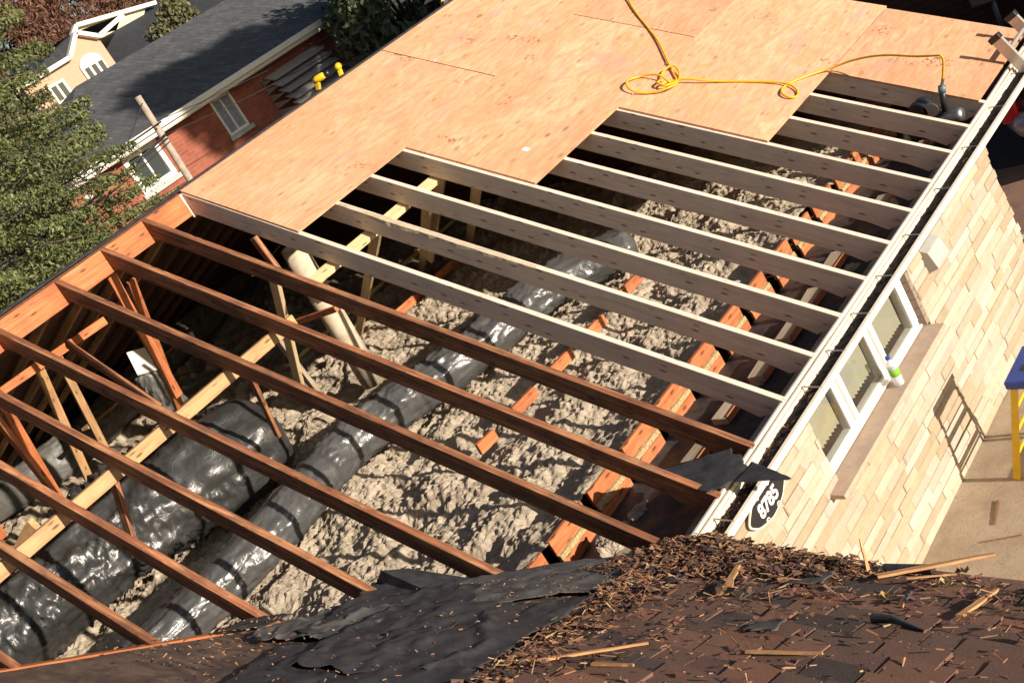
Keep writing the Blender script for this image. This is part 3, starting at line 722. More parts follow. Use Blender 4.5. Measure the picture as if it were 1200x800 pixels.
# orange plate segments between rafters (baffle blocks): upper board, fibre strip, lower board
GP = 'orange plate blocks between the rafters'
fibre = simple('fibre_strip', (.42, .31, .15), .95, nsc=60, var=.45, bs=1, bd=.01)
keys = [-4, -3, -2, -1, 0, 1, 2, 3, 4, 5, 6, 7, 8, 9]
for i, k in enumerate(keys):
    yb = (YK[keys[i+1]] if i+1 < len(keys) else YK[k]+.40)-.03; ya = YK[k]+.045
    if k == -4: ya = -1.62
    t_ = rr.uniform(-.01, .01)
    names_ = {-4: 'third old rafter and the valley', -3: 'second and third old rafters', -2: 'first and second old rafters', -1: 'first old rafter and the first new rafter'}
    lab = 'orange plate block with fibre strip between '+names_[k] if k in names_ else 'orange plate block between the %s and %s new rafters counted from the old ones' % (ordn[k], ordn[k+1]) if k < 9 else 'orange plate block beneath the lowest plywood sheet'
    e = empty('plate_block', (-.94, (ya+yb)/2, -.2), lab, 'framing block', GP)
    x = -.945+t_
    beam('upper_board', (x-.012, ya, -.050+t_), (x-.012, yb, -.050+t_), .028, .11, M['oldlight'], e)
    mz = MB(); mz.prism([(x-.005, ya, -.098), (x+.020, ya, -.103), (x+.024, ya, -.135), (x-.005, ya, -.14)], (0, yb-ya-.01, 0)); mz.build('fibre_strip', fibre, e)
    beam('lower_board', (x+.018, ya, -.185), (x+.018, yb-.015, -.185), .026, .105, M['oldlight'], e)
# top plate stubs and floor boards in the eave
GT = 'short top plate stubs lying in the eave'
for i, k in enumerate([-3, -1, 0, 1, 2, 3, 4, 6, 8]):
    y = YK[k]+.07; L = [.20, .30, .27, .28, .27, .2, .25, .22, .25][i]; x = -.53+rr.uniform(-.03, .03)
    o = beam('plate_stub', (x, y, -.165), (x+rr.uniform(-.02, .02), y+L, -.165), .11, .045, M['pale'])
    wh = 'above the third old rafter' if k == -3 else 'above the first old rafter, by the first new rafter' if k == -1 else 'above the %s new rafter from the old ones' % ordn[k]
    tag(o, 'greyish plate stub in the eave '+wh, 'wood block', GT)
    beam('edge_strip', (x+.060, y+.01, -.16), (x+.060, y+L-.01, -.16), .012, .050, M['oldlight'], o)
# horizontal tie boards on +Y side of each bay seen reddish in the eave
# buried strongbacks
GS = 'orange joist tops showing through the insulation'
for x, ya, yb, lab in ((-2.22, 1.42, 1.86, 'orange joist top showing in the insulation near the far end of the silver duct'), (-2.19, .98, 1.26, 'orange joist top in the insulation between the third and fourth new rafters'),
                       (-2.22, .50, .84, 'orange joist top in the insulation between the second and third new rafters'), (-2.24, .12, .38, 'thin orange joist edge in the insulation by the first new rafter'),
                       (-2.26, -.28, -.10, 'orange splinter of joist showing beside the first old rafter'), (-5.55, 2.0, 2.42, 'faint orange joist top in the insulation under the yellow struts'), (-5.55, 2.6, 3.1, 'orange joist top under the second pair of yellow struts')):
    zz = .03+(.02 if x < -5 else 0); tag(beam('joist_top', (x, ya, zz), (x+.01, yb, zz-.01), .035, .085, M['oldlight']), lab, 'joist', GS)

# purlins and struts
tag(beam('purlin', (-3.04, -.22, 1.455), (-3.04, 2.3, 1.455), .09, .040, M['stud'], up=(NX, 0, NZ)), 'new yellow purlin running under the new pale rafters', 'purlin')
tag(beam('purlin', (-2.90, -2.95, 1.375), (-2.90, -.52, 1.375), .04, .088, M['tan']), 'tan purlin running under the old dark rafters', 'purlin')
tag(beam('sole_plate', (-6.75, 1.3, .06), (-6.70, 4.5, .06), .09, .04, M['stud']), 'yellow sole plate on the insulation at the foot of the struts', 'wood plate')
GK = 'yellow struts under the new purlin'
for (ta, tb, lab) in (((-2.66, 1.305, 1.34), (-5.75, 3.45, .02), 'yellow strut nearest the hidden far side, rightmost of the strut group'),
                      ((-2.94, 1.305, 1.52), (-5.2, 2.45, .35), 'yellow strut under the plywood notch, third from the flue pipe'),
                      ((-2.78, .912, 1.46), (-6.2, 3.05, .02), 'yellow strut with a sunlit edge, second from the flue pipe'),
                      ((-2.92, .517, 1.52), (-6.1, 1.85, .0), 'yellow strut just right of the leaning flue pipe'),
                      ((-3.22, -.285, 1.60), (-4.3, -.05, .50), 'yellow stud below the second old rafter, left of the flue pipe foot')):
    o = beam('strut', ta, tb, .085, .036, M['stud'], up=(0, 1, 0)); tag(o, lab, 'strut', GK)
GD = 'brown braces in the old attic'
def brace(A, B, w_, h_, m_, lab, up=(0, 1, 0)): return tag(beam('brace', A, B, w_, h_, M[m_], up=up), lab, 'brace', GD)
brace((-4.33, -.741, 2.15), (-4.66, -.741, 1.06), .035, .075, 'oldlight', 'reddish king post hanging below the ridge beside the white panel')
brace((-3.62, .0, 1.85), (-3.58, 0., 1.42), .06, .04, 'old', 'short dark red post with bright edges behind the top of the flue pipe')
brace((-4.75, -1.15, 1.88), (-4.07, -1.15, 1.22), .07, .035, 'old', 'dark brown brace sloping down behind the fourth old rafter')
brace((-5.5, -1.75, 1.79), (-5.5, -.50, 1.74), .035, .07, 'oldlight', 'horizontal orange tie nailed across the back slope rafters', (0, 0, 1))
brace((-3.95, -2.1, 2.0), (-4.02, -2.1, 1.18), .09, .035, 'oldlight', 'wide bright orange brace at the left edge, beside the shiny black wrap')
brace((-3.10, -2.03, 1.34), (-3.14, -2.16, .95), .08, .03, 'old', 'short brown post under the tan purlin, right of its middle')
brace((-3.10, -2.55, 1.40), (-3.5, -2.70, 1.20), .09, .04, 'tan', 'short pale block under the lower end of the tan purlin')
brace((-4.62, .478, .90), (-4.02, .50, .93), .035, .05, 'oldlight', 'short orange stick crossing in front of the flue pipe', (0, 0, 1))
brace((-4.75, .30, .86), (-4.25, .05, .42), .09, .035, 'pale', 'pale scrap board at the foot of the flue pipe')
brace((-3.5, -.70, 1.22), (-3.9, -.62, .52), .05, .03, 'old', 'thin dark post beside the upper end of the big black bundle')
brace((-8.2, 1.35, .70), (-8.6, .45, .55), .10, .03, 'old', 'ragged brown board end lying behind the white panel', (0, 0, 1))
brace((-8.0, -.35, .62), (-8.3, .75, .58), .12, .03, 'tan', 'split tan board lying below the back slope, left of the white panel', (0, 0, 1))

for A_, B_, w_, m_, lab_ in (((-4.95, -.36, 1.95), (-5.75, -.36, .62), .075, 'oldlight', 'sunlit orange web brace below the back slope, beside the king post'), ((-4.85, -1.72, 2.0), (-5.45, -1.70, .85), .07, 'oldlight', 'sunlit orange web brace crossing below the horizontal tie'),
        ((-5.5, -1.16, 1.80), (-6.3, -1.16, .62), .075, 'tan', 'tan web brace hanging from the back slope above the dull duct'), ((-6.2, -.75, 1.62), (-6.9, -.70, .50), .07, 'tan', 'tan web brace deeper under the back slope, left of the white panel'),
        ((-5.2, -2.12, 1.85), (-5.9, -2.1, .80), .07, 'oldlight', 'orange web brace near the left edge above the shiny black wrap')):
    brace(A_, B_, .035, w_, m_, lab_)
# flue pipe
fl = MB(); A = Vector((-4.47, .75, 1.45)); B = Vector((-4.68, .80, .02)); n = 24; pts = []
d = (B-A).normalized(); a1 = d.cross(Vector((0, 1, 0))).normalized(); a2 = d.cross(a1)
vs = []; 
for (p_, r_) in ((A, .105), (B, .105), (B, .092), (A, .092)):
    vs += [p_+(a1*math.cos(2*math.pi*k/n)+a2*math.sin(2*math.pi*k/n))*r_ for k in range(n)]
fs = []
for q in range(4):
    for k in range(n):
        fs.append((q*n+k, q*n+(k+1) % n, ((q+1) % 4)*n+(k+1) % n, ((q+1) % 4)*n+k))
fl.add(vs, fs); tag(fl.build('flue_pipe', M['pipe'], smooth=True), 'chalky white flue pipe leaning with its open top below the first new rafter', 'pipe')

# ducts
def duct(name, path, R, m_, label, group, wr=.012, seed=1, squash=1., nseg=None, rf=None, straps=(), caps=True):
    P = [Vector(p) for p in path]
    # catmull-rom resample
    pts = []
    for i in range(len(P)-1):
        p0 = P[max(i-1, 0)]; p1 = P[i]; p2 = P[i+1]; p3 = P[min(i+2, len(P)-1)]; k = max(4, int((p2-p1).length/.02))
        for j in range(k):
            t_ = j/k; pts.append(.5*((2*p1)+(-p0+p2)*t_+(2*p0-5*p1+4*p2-p3)*t_*t_+(-p0+3*p1-3*p2+p3)*t_**3))
    pts.append(P[-1]); n = 72; L = np.array([tuple(p) for p in pts]); m2 = len(pts)
    s = np.concatenate([[0], np.cumsum(np.linalg.norm(np.diff(L, axis=0), axis=1))])
    th_ = np.linspace(0, 2*np.pi, n+1)
    D = np.gradient(L, axis=0); D /= np.linalg.norm(D, axis=1)[:, None]; up = np.array([0, 0, 1.]); Sd = np.cross(D, up); Sd /= np.linalg.norm(Sd, axis=1)[:, None]; U = np.cross(Sd, D)
    SS, TT = np.meshgrid(s, th_, indexing='ij'); cx, cy = np.cos(TT), np.sin(TT)
    rr_ = np.ones_like(SS)*R
    if rf is not None: rr_ *= np.array([rf(v/s[-1]) for v in s])[:, None]
    warp = vnoise(cx*1.5, cy*1.5, SS, sc=2.2, oct_=3, seed=seed)*.35
    crease = (1-np.abs(vnoise(cx*1.4+warp, cy*1.4, SS*5+warp*2, sc=1.6, oct_=3, seed=seed+1)))**4
    crease2 = (1-np.abs(vnoise(cx*.8, cy*.8, SS*11+warp*9, sc=1.2, oct_=2, seed=seed+2)))**3
    patch = np.clip(vnoise(cx, cy, SS, sc=1.3, oct_=2, seed=seed+3)*1.4+.75, 0, 1)
    rr_ = rr_+R*(.15 if R > .3 else .06)*vnoise(cx, cy, SS, sc=1.9, oct_=3, seed=seed+4)+wr*crease*patch+wr*1.8*crease2*patch
    rr_ = rr_+wr*1.3*(1-np.abs(vnoise(cx*2.4+warp*2, cy*2.4, SS*4, sc=1.5, oct_=2, seed=seed+6)))**6*patch
    for st in straps: rr_ -= .010*np.exp(-((SS-st*s[-1])/.02)**2)
    if caps:
        for e_ in (0, 1):
            dd = SS if e_ == 0 else s[-1]-SS; q = np.clip(dd/(R*.6), 0, 1); rr_ *= np.sqrt(np.maximum(1-(1-q)**2, .0))*.999+.001
    rr_[:, -1] = rr_[:, 0]
    G = L[:, None, :]+Sd[:, None, :]*(cx*rr_)[..., None]+U[:, None, :]*(cy*rr_*squash)[..., None]
    return tag(grid_mesh(name, G, m_), label, 'duct', group)
GU = 'plastic wrapped ducts on the attic floor'
duct('wrapped_duct', [(-2.45, 2.25, .12), (-2.72, 1.95, .17), (-2.95, 1.55, .2), (-3.05, 1.04, .2), (-3.22, .52, .2), (-3.48, 0., .2), (-3.56, -.5, .2), (-3.44, -1.25, .2), (-3.44, -1.8, .19), (-3.50, -2.3, .17), (-3.6, -2.75, .16)],
     .170, M['duct'], 'long silvery duct running diagonally across the insulation', GU, .012, 80, .95, straps=(.2, .42, .6, .83))
duct('wrapped_duct', [(-4.62, -.22, .36), (-4.70, -.55, .38), (-4.86, -1.05, .40), (-4.98, -1.6, .40), (-5.10, -2.1, .40), (-5.3, -2.7, .38), (-5.5, -3.4, .36)],
     .365, M['poly'], 'biggest black plastic bundle, lying between the silvery duct and the tan purlin', GU, .034, 90, .88, rf=lambda t_: 1+.12*math.sin(t_*9))
duct('wrapped_duct', [(-5.05, -.22, .30), (-5.45, -.62, .40), (-5.85, -1.05, .40), (-6.2, -1.5, .35)],
     .26, M['poly'], 'black plastic lobe bulging behind the big bundle under the tan purlin', GU, .034, 100, .95)
duct('wrapped_duct', [(-11.3, 3.9, .25), (-10.6, 2.9, .25), (-10.25, 2.0, .25), (-9.95, 1.2, .25), (-9.5, .4, .25), (-9.35, -.25, .25), (-9.5, -.7, .25), (-9.9, -1.2, .25)],
     .22, M['duct2'], 'dull grey duct far back below the back slope, passing the white panel', GU, .010, 110, 1, straps=(.15, .3, .45, .6, .75))
duct('wrapped_duct', [(-6.75, .05, .05), (-6.62, -.02, .45), (-6.48, -.08, .80), (-6.42, -.08, 1.06)], .13, M['duct2'], 'short grey duct elbow rising just below the white panel', GU, .010, 116)
duct('wrapped_duct', [(-11.0, .55, .25), (-11.3, .2, .3), (-11.6, -.2, .3)], .30, M['poly'], 'shiny black wrapped lump at the left edge, behind the wide orange brace', GU, .05, 120)
# white panel (a duct box end)
wpn = MB(); wpn.prism([(-6.488, -.12, 1.247), (-6.375, .133, 1.156), (-6.226, -.004, .963), (-6.335, -.225, 1.053)], (-.015, .002, -.013)); o = wpn.build('white_panel', M['white'], bevel=.002)
tag(o, 'off-white rectangular panel beside the king post and grey duct', 'panel')
o = clump((-4.9, -2.78, .95), (.16, .16, .12), 'pink insulation batt scrap at the left edge of the photo', 74, None); o.data.materials[0] = M['pink']; o.name = 'insulation_batt'; o['group'] = 'batt scraps'

# ================================================================== HOSE, NAIL GUN, LADDERS, BOTTLE, SIGN
def curve_tube(name, pts, r, m_, label=None, cat=None, parent=None, group=None, res=10):
    cu = bpy.data.curves.new(name, 'CURVE'); cu.dimensions = '3D'; sp = cu.splines.new('NURBS'); sp.points.add(len(pts)-1)
    for q, p_ in zip(sp.points, pts): q.co = (*p_, 1)
    sp.order_u = 3; sp.use_endpoint_u = True; cu.resolution_u = res; cu.bevel_depth = r; cu.bevel_resolution = 3
    t_ = bpy.data.objects.new('t', cu); COL.objects.link(t_); dg = bpy.context.evaluated_depsgraph_get()
    me = bpy.data.meshes.new_from_object(t_.evaluated_get(dg)); bpy.data.objects.remove(t_); me.materials.clear(); me.materials.append(m_)
    me.polygons.foreach_set('use_smooth', [True]*len(me.polygons))
    o = link(name, me, parent)
    if label: tag(o, label, cat, group)
    return o
H1 = [(-3.25, 4.5), (-2.89, 4.14), (-2.75, 3.95), (-2.48, 3.68), (-2.30, 3.48), (-2.14, 3.26), (-1.99, 3.06), (-1.90, 2.95), (-1.87, 2.84), (-1.91, 2.76), (-2.02, 2.69), (-2.12, 2.65), (-2.19, 2.70), (-2.22, 2.80), (-2.19, 2.90), (-2.11, 2.93),
      (-2.02, 2.93), (-1.94, 2.90), (-1.90, 2.86), (-1.95, 2.80), (-2.01, 2.82), (-2.02, 2.90), (-2.06, 3.02), (-2.03, 3.12), (-1.96, 3.10), (-1.91, 3.0), (-1.89, 2.90), (-1.93, 2.78), (-2.00, 2.84), (-1.94, 2.94), (-1.84, 2.97),
      (-1.7, 3.04), (-1.55, 3.13), (-1.38, 3.20), (-1.22, 3.24), (-1.12, 3.19), (-1.08, 3.10), (-1.12, 3.04), (-1.19, 3.07), (-1.22, 3.16), (-1.20, 3.28), (-1.12, 3.43)]
hp = [rp(x, y, .028+.022*(1+math.sin(i*1.7))*(1 if 7 < i < 31 else .3)) for i, (x, y) in enumerate(H1)]
hp += [(-1.02, 3.56, .61), (-.80, 3.60, .61), (-.55, 3.56, .585), (-.30, 3.47, .53), (-.14, 3.43, .505), (-.08, 3.42, .495), (-.09, 3.42, .44), (-.14, 3.42, .33), (-.175, 3.42, .25)]
ho = curve_tube('air_hose', hp, .0085, M['hose'], 'yellow air hose coiled on the plywood and rising to the nail gun', 'hose')
mb = MB(); mb.tube([(-0.140, 3.420, 0.325), (-0.180, 3.420, 0.255)], .012, 12); mb.build('fitting', M['steel'], ho)
ng = empty('nail_gun', (-0.335, 3.430, 0.025), 'black and silver coil nail gun standing between the last two new rafters', 'nail gun')
mb = MB(); mb.tube([(-0.180, 3.420, 0.250), (-0.220, 3.420, 0.075)], .022, 14); mb.build('handle', M['black'], ng, True)
mb = MB(); mb.tube([(-0.170, 3.420, 0.270), (-0.185, 3.420, 0.225)], .028, 14); mb.build('end_cap', simple('teal_cap', (.10, .19, .20), .4), ng, True)
mb = MB(); mb.tube([(-0.385, 3.420, -0.005), (-0.305, 3.420, 0.010), (-0.205, 3.420, 0.020), (-0.135, 3.420, 0.025), (-0.105, 3.420, 0.025)], .05, 20, rs=[.030, .042, .045, .052, .044]); mb.build('cylinder_head', M['steel'], ng, True)
mb = MB(); mb.tube([(-0.385, 3.360, 0.135), (-0.385, 3.490, 0.135)], .075, 24); mb.box(-.455, 3.37, .08, -.385, 3.47, .19); mb.build('coil_magazine', M['black'], ng, bevel=.006)
mb = MB(); mb.tube([(-0.285, 3.360, 0.135), (-0.285, 3.370, 0.135)], .055, 20); mb.build('magazine_plate', M['steel'], ng)
mb = MB(); mb.obox((-0.355, 3.420, 0.135), (-0.245, 3.420, 0.035), .04, .05); mb.obox((-0.415, 3.420, -0.005), (-0.545, 3.420, -0.045), .04, .05); mb.build('nose', M['black'], ng, bevel=.004)

# aluminium ladder against the gutter
lad = empty('aluminium_ladder', (.95, 4.3, GZ), 'aluminium extension ladder with black end caps leaning on the gutter', 'ladder')
def lp(y, s_): return Vector((-.02, y, .25))+Vector((.385, 0, -.923))*s_
for y in (4.16, 4.56):
    mb = MB(); A = lp(y, .02); B = lp(y, 2.2)
    mb.obox(A, B, .012, .085, up=(1, 0, .4)); mb.obox(A+Vector((.030, .018, .018)), B+Vector((.030, .018, .018)), .034, .006, up=(1, 0, .4)); mb.obox(A+Vector((-.036, .018, -.012)), B+Vector((-.036, .018, -.012)), .034, .006, up=(1, 0, .4))
    r_ = mb.build('rail', M['alu'], lad); mb = MB(); mb.obox(lp(y+.008, -.02), lp(y+.008, .025), .05, .095, up=(1, 0, .4)); mb.build('end_cap', M['black'], r_, bevel=.004)
for i in range(7):
    mb = MB(); mb.tube([lp(4.16, .14+.30*i), lp(4.56, .14+.30*i)], .017, 12); mb.build('rung', M['alu'], lad)

# yellow stepladder with blue top
sl = empty('stepladder', (.55, 1.70, GZ), 'yellow stepladder with blue plastic top standing by the stone wall', 'stepladder')
mb = MB(); mb.box(.36, 1.50, -1.085, .52, 1.90, -1.03); mb.box(.375, 1.515, -1.10, .505, 1.885, -1.085); mb.build('top_cap', M['blue'], sl, bevel=.012)
mb = MB(); mb.box(.43, 1.62, -1.031, .455, 1.68, -1.027); mb.build('tool_slot', M['black'], sl)
for xb_, front in ((.95, 1), (.20, 0)):
    for y0_, y1_ in ((1.53, 1.46), (1.87, 1.94)):
        A = Vector((.47 if front else .40, y0_, -1.09)); B = Vector((xb_, y1_, GZ+.005)); mb = MB()
        mb.obox(A, B, .010, .045, up=(1, 0, .3)); mb.obox(A+Vector((.012, .012, 0)), B+Vector((.012, .012, 0)), .022, .005, up=(1, 0, .3)); mb.build('leg', M['yellow'], sl)
for i in range(3):
    q = (i+1)/4; x_ = .47+.48*q; z_ = -1.09+(GZ+1.09)*q; mb = MB(); mb.box(x_-.045, 1.535-.07*q, z_-.010, x_+.045, 1.865+.07*q, z_+.010); mb.build('step', M['yellow'], sl)
    mb = MB(); x_ = .40-.20*q; mb.tube([(x_, 1.53-.07*q, z_), (x_, 1.87+.07*q, z_)], .010, 8); mb.build('cross_bar', M['yellow'], sl)

for ch in sl.children: ch.data.transform(Matrix.Translation((.05, .0, 0)))

# bottle on the sill
bt = empty('water_bottle', (-.07, 1.21, -.765), 'clear plastic bottle with blue cap and green label on the window sill', 'bottle')
def lathe(prof, c, n=24):
    m_ = MB(); vs = [(c[0]+r_*math.cos(2*math.pi*k/n), c[1]+r_*math.sin(2*math.pi*k/n), c[2]+h_) for r_, h_ in prof for k in range(n)]
    fs = [(i*n+k, i*n+(k+1) % n, (i+1)*n+(k+1) % n, (i+1)*n+k) for i in range(len(prof)-1) for k in range(n)]
    return m_.add(vs, fs+[tuple(range(n))[::-1]])
m5, t5, b5 = newmat('bottle_plastic'); b5.inputs['Base Color'].default_value = (.7, .76, .82, 1); b5.inputs['Roughness'].default_value = .08; b5.inputs['Alpha'].default_value = .55
lathe([(.030, 0), (.033, .01), (.031, .03), (.034, .05), (.033, .10), (.034, .13), (.026, .165), (.013, .185), (.013, .20)], (-.07, 1.21, -.765)).build('body', m5, bt, True)
lathe([(.0345, .075), (.0345, .125)], (-.07, 1.21, -.765)).build('label_wrap', simple('green_label', (.25, .60, .06), .5), bt, True)
lathe([(.016, .195), (.016, .215), (.001, .217)], (-.07, 1.21, -.765)).build('cap', M['blue'], bt)

# house number sign
sg = empty('address_sign', (-.09, -.36, -.39), 'oval black house number sign with scrollwork reading 8785', 'sign')
cy_, cz_ = -.350, -.372; SX = -.092
def oval(a, b_, x, wob, n=72):
    out = []
    for k in range(n):
        t_ = 2*math.pi*k/n; r_ = 1+wob*math.cos(4*t_)+wob*.6*math.cos(8*t_+.5); out.append((x, cy_+a*r_*math.cos(t_), cz_+b_*r_*math.sin(t_)))
    return out
mb = MB(); mb.prism(oval(.205, .098, SX, .03), (.008, 0, 0)); mb.build('rim', M['cream'], sg)
mb = MB(); mb.prism(oval(.192, .086, SX+.007, .03), (.004, 0, 0)); mb.build('plate', M['black'], sg)
def text(body, size, y, z_, x, m_, parent, bold=.0):
    cu = bpy.data.curves.new('txt', 'FONT'); cu.body = body; cu.size = size; cu.extrude = .002; cu.offset = bold; cu.align_x = 'CENTER'; cu.align_y = 'CENTER'; cu.space_character = .95
    t_ = bpy.data.objects.new('t', cu); COL.objects.link(t_); dg = bpy.context.evaluated_depsgraph_get(); me = bpy.data.meshes.new_from_object(t_.evaluated_get(dg)); bpy.data.objects.remove(t_)
    me.materials.clear(); me.materials.append(m_); me.transform(Matrix(((0, 0, 1, x), (1, 0, 0, y), (0, 1, 0, z_), (0, 0, 0, 1)))); return link('numerals', me, parent)
text('8785', .112, cy_, cz_-.002, SX+.0135, M['white'], sg, .0035)
def scroll(y, z_, flip):
    pts = []
    for i in range(26):
        t_ = i/25*2.6*math.pi; r_ = .004+.016*(1-i/25); pts.append((SX+.013, y+flip*(.03-.0+r_*math.cos(t_)-.03*(i/25 < 0)), z_+r_*math.sin(t_)))
    return pts
for sy in (-1, 1):
    for fz in (-1, 1):
        curve_tube('scroll', scroll(cy_+sy*.035-.0, cz_+fz*.078, sy), .0028, M['white'], parent=sg)

# ================================================================== DEBRIS on the shingles
rg = np.random.default_rng(33)
def heap(x, y): return .040*math.exp(-((x-.22)/.28)**2-((y+1.16)/.14)**2)
def chips(n, xr, yr, lr, wr_, hr, pal, wfn, name, mb):
    for _ in range(n):
        for _t in range(20):
            x = rg.uniform(*xr); y = rg.uniform(*yr)
            if rg.random() < wfn(x, y): break
        else: continue
        L = rg.uniform(*lr)*rg.uniform(.4, 1); wd = rg.uniform(*wr_); a = rg.normal(.35, .7); hh = rg.uniform(*hr)
        c = wps(x, y, hh+heap(x, y)); e1 = Vector((math.cos(a), math.sin(a)*cT, -math.sin(a)*NX)); up = Vector((rg.normal(0, .45), NX+rg.normal(0, .45), NZ)).normalized()
        d = (e1-up*e1.dot(up)).normalized(); cl = pal[rg.integers(len(pal))]; k = rg.uniform(.75, 1.25)
        s_ = d.cross(up); t_ = rg.uniform(.0012, .004)
        A, B = c-d*L/2, c+d*L/2; w2 = wd*rg.uniform(.2, .8)
        vs = [A-s_*wd/2, A+s_*wd/2, B+s_*w2/2, B-s_*w2/2]; vs = vs+[v+up*t_ for v in vs]
        mb.add(vs, [(0, 1, 2, 3), (7, 6, 5, 4), (0, 4, 5, 1), (1, 5, 6, 2), (2, 6, 7, 3), (3, 7, 4, 0)], 0, tuple(float(min(.9, v*k)) for v in cl))
woodp = [(.40, .20, .09), (.50, .29, .14), (.30, .14, .06), (.55, .37, .2), (.24, .10, .05), (.34, .16, .07)]
barkp = [(.10, .05, .03), (.14, .06, .04), (.06, .035, .03), (.22, .11, .06), (.13, .04, .035), (.03, .025, .025), (.26, .13, .06), (.17, .09, .055)]
def inband(x, y):
    left = shx(y); 
    if x < left+.0: return 0.
    d_e = (-1.12-y)               # distance up from the eave
    v_ = math.exp(-d_e/.16)*(1 if x < 1.25 else .25)+.9*math.exp(-((x-left-.10)/.16)**2)*(1 if y > -1.9 else .35)+.03
    if x > .95: v_ *= .5
    return min(1, v_)
mb = MB()
chips(2900, (-.1, 2.6), (-2.9, -1.11), (.012, .06), (.004, .026), (.012, .045), barkp, inband, 'b', mb)
chips(1900, (-.1, 2.4), (-2.9, -1.11), (.02, .075), (.002, .007), (.02, .052), woodp, inband, 'w', mb)
chips(900, (-.1, 3.0), (-3.2, -1.1), (.008, .022), (.002, .006), (.014, .02), woodp+barkp, lambda x, y: 1. if x > shx(y) else 0, 's', mb)
chips(650, (-1.7, .3), (-3.1, -1.3), (.006, .03), (.002, .009), (.03, .055), woodp+barkp+[(.3, .28, .26)], lambda x, y: 1. if y+1.25 < x < shx(y) else 0, 'f', mb)
tag(mb.build('wood_debris', M['litter']), 'carpet of splinters, bark and torn shingle bits on the brown shingles', 'debris', kind='stuff')
# grains of heavier shred near corner
mb = MB(); chips(1900, (-.12, 1.05), (-1.62, -1.08), (.012, .06), (.008, .034), (.012, .055), barkp+[(.30, .15, .07), (.34, .20, .10)], lambda x, y: 1. if x > y+1.17 and y > -1.16-.55*math.exp(-max(x, 0)*1.1) else 0, 'p', mb)
chips(70, (-.1, 1.3), (-1.8, -1.1), (.05, .10), (.03, .06), (.02, .05), barkp+[(.04, .038, .04), (.10, .055, .04)], inband, 'c', mb)
tag(mb.build('debris_pile', M['litter']), 'heap of bark, dead leaves and torn shingle at the valley corner', 'debris', kind='stuff')
GL = 'loose wood pieces on the brown shingles'
def stick(A, B, w_, h_, lab, m_='chip'):
    A, B = Vector(A), Vector(B); L = (B-A).length; m3 = MB(); r5 = random.Random(int(abs(A.x)*1000)); n = 9; top = []; bot = []
    for i in range(n):
        q = i/(n-1); ww = w_*(1-.55*q+r5.uniform(-.12, .12)); top.append((q*L, ww/2, 0)); bot.append((q*L, -ww/2+r5.uniform(-.1, .1)*w_, 0))
    m3.prism(top+bot[::-1], (0, 0, h_)); me = m3.mesh('wood_splinter', M[m_]); o = bpy.data.objects.new('wood_splinter', me); COL.objects.link(o)
    o.matrix_basis = Matrix.Translation(A) @ frame_of(A, B, (0, NX, NZ)).to_4x4(); return tag(o, lab, 'wood splinter', GL)
stick(wp(1.30, -1.50, .045), wp(1.64, -1.27, .075), .045, .010, 'longest tan splinter lying by the grey gutter edge')
stick(wp(1.42, -1.50, .045), wp(1.58, -1.44, .05), .014, .006, 'thin pale splinter tip just below the longest splinter')
stick(wp(1.78, -1.79, .025), wp(1.77, -1.52, .03), .028, .009, 'reddish splinter slanting across the shingles at the right edge')
stick(wp(.80, -1.76, .03), wp(.66, -1.50, .06), .045, .009, 'blunt orange wood wedge in the middle of the debris')
stick(wp(.64, -2.52, .025), wp(.92, -2.28, .03), .022, .008, 'pale splinter at the bottom beside the torn shingle corner')
stick(wp(1.18, -1.38, .02), wp(1.15, -1.36, .15), .016, .010, 'thin wood piece standing upright at the debris edge')
stick(wp(1.30, -2.24, .022), wp(1.56, -2.20, .028), .022, .007, 'flat tan splinter near the bottom right')
stick(wp(.86, -2.48, .022), wp(1.02, -2.45, .024), .018, .008, 'greyish splinter at the bottom centre of the shingles')
mb = MB(); mb.tube([wp(1.52, -1.87, .03), wp(1.60, -1.88, .035), wp(1.74, -1.93, .025)], .016, 10, rs=[.018, .014, .004]); tag(mb.build('felt_roll', M['felt']), 'thin curled strip of black felt lying on the shingles', 'roofing felt')
mb = MB(); mb.tube([wp(1.24, -1.36, .035), wp(1.44, -1.36, .04)], .020, 12); tag(mb.build('felt_roll', M['felt']), 'short rolled piece of dark felt beside the upright wood piece', 'roofing felt')
G6 = 'torn shingle flakes'
for (x, y, a, s_, lab) in ((1.02, -1.52, .3, .09, 'largest torn grey shingle flake beside the felt roll'), (1.20, -2.02, .2, .07, 'black shingle flake lower middle of the shingles'), (.42, -1.62, 1., .06, 'reddish torn flake in the debris left part'), (1.48, -1.66, 1.3, .05, 'small dark flake casting a shadow near the red splinter')):
    o = sheet('shingle_flake', [wp(x-s_, y-s_*.6, .02), wp(x+s_, y-s_*.5, .03), wp(x+s_*.8, y+s_*.6, .045), wp(x-s_*.9, y+s_*.5, .02)], M['felt2'], None, int(x*50), .004, n=(14, 12), sc=12, edge=.03*s_*8, solid=.004)
    tag(o, lab, 'shingle', G6)
# leaves
for (x, y, lab, c_) in ((1.56, -1.37, 'dry brown leaf sitting on the longest splinter', (.40, .20, .08)), (1.46, -1.70, 'yellowish dry leaf on the shingles', (.45, .30, .10)), (1.58, -1.52, 'pale yellow curled leaf beside the standing twig', (.55, .45, .20)), (.62, -1.24, 'tan dry leaf on top of the debris pile', (.48, .26, .10))):
    n = 15; pts = []
    for k in range(n):
        t_ = 2*math.pi*k/n; r_ = .028*(.6+.4*abs(math.cos(2.5*t_))); pts.append(wp(x+r_*math.cos(t_), y+r_*math.sin(t_), .05+.012*math.sin(3*t_)))
    mb = MB(); cc = wp(x, y, .04); mb.add([cc]+pts, [(0, 1+k, 1+(k+1) % n) for k in range(n)], 0, c_); tag(mb.build('dry_leaf', M['litter']), lab, 'leaf', 'dry leaves on the shingles')
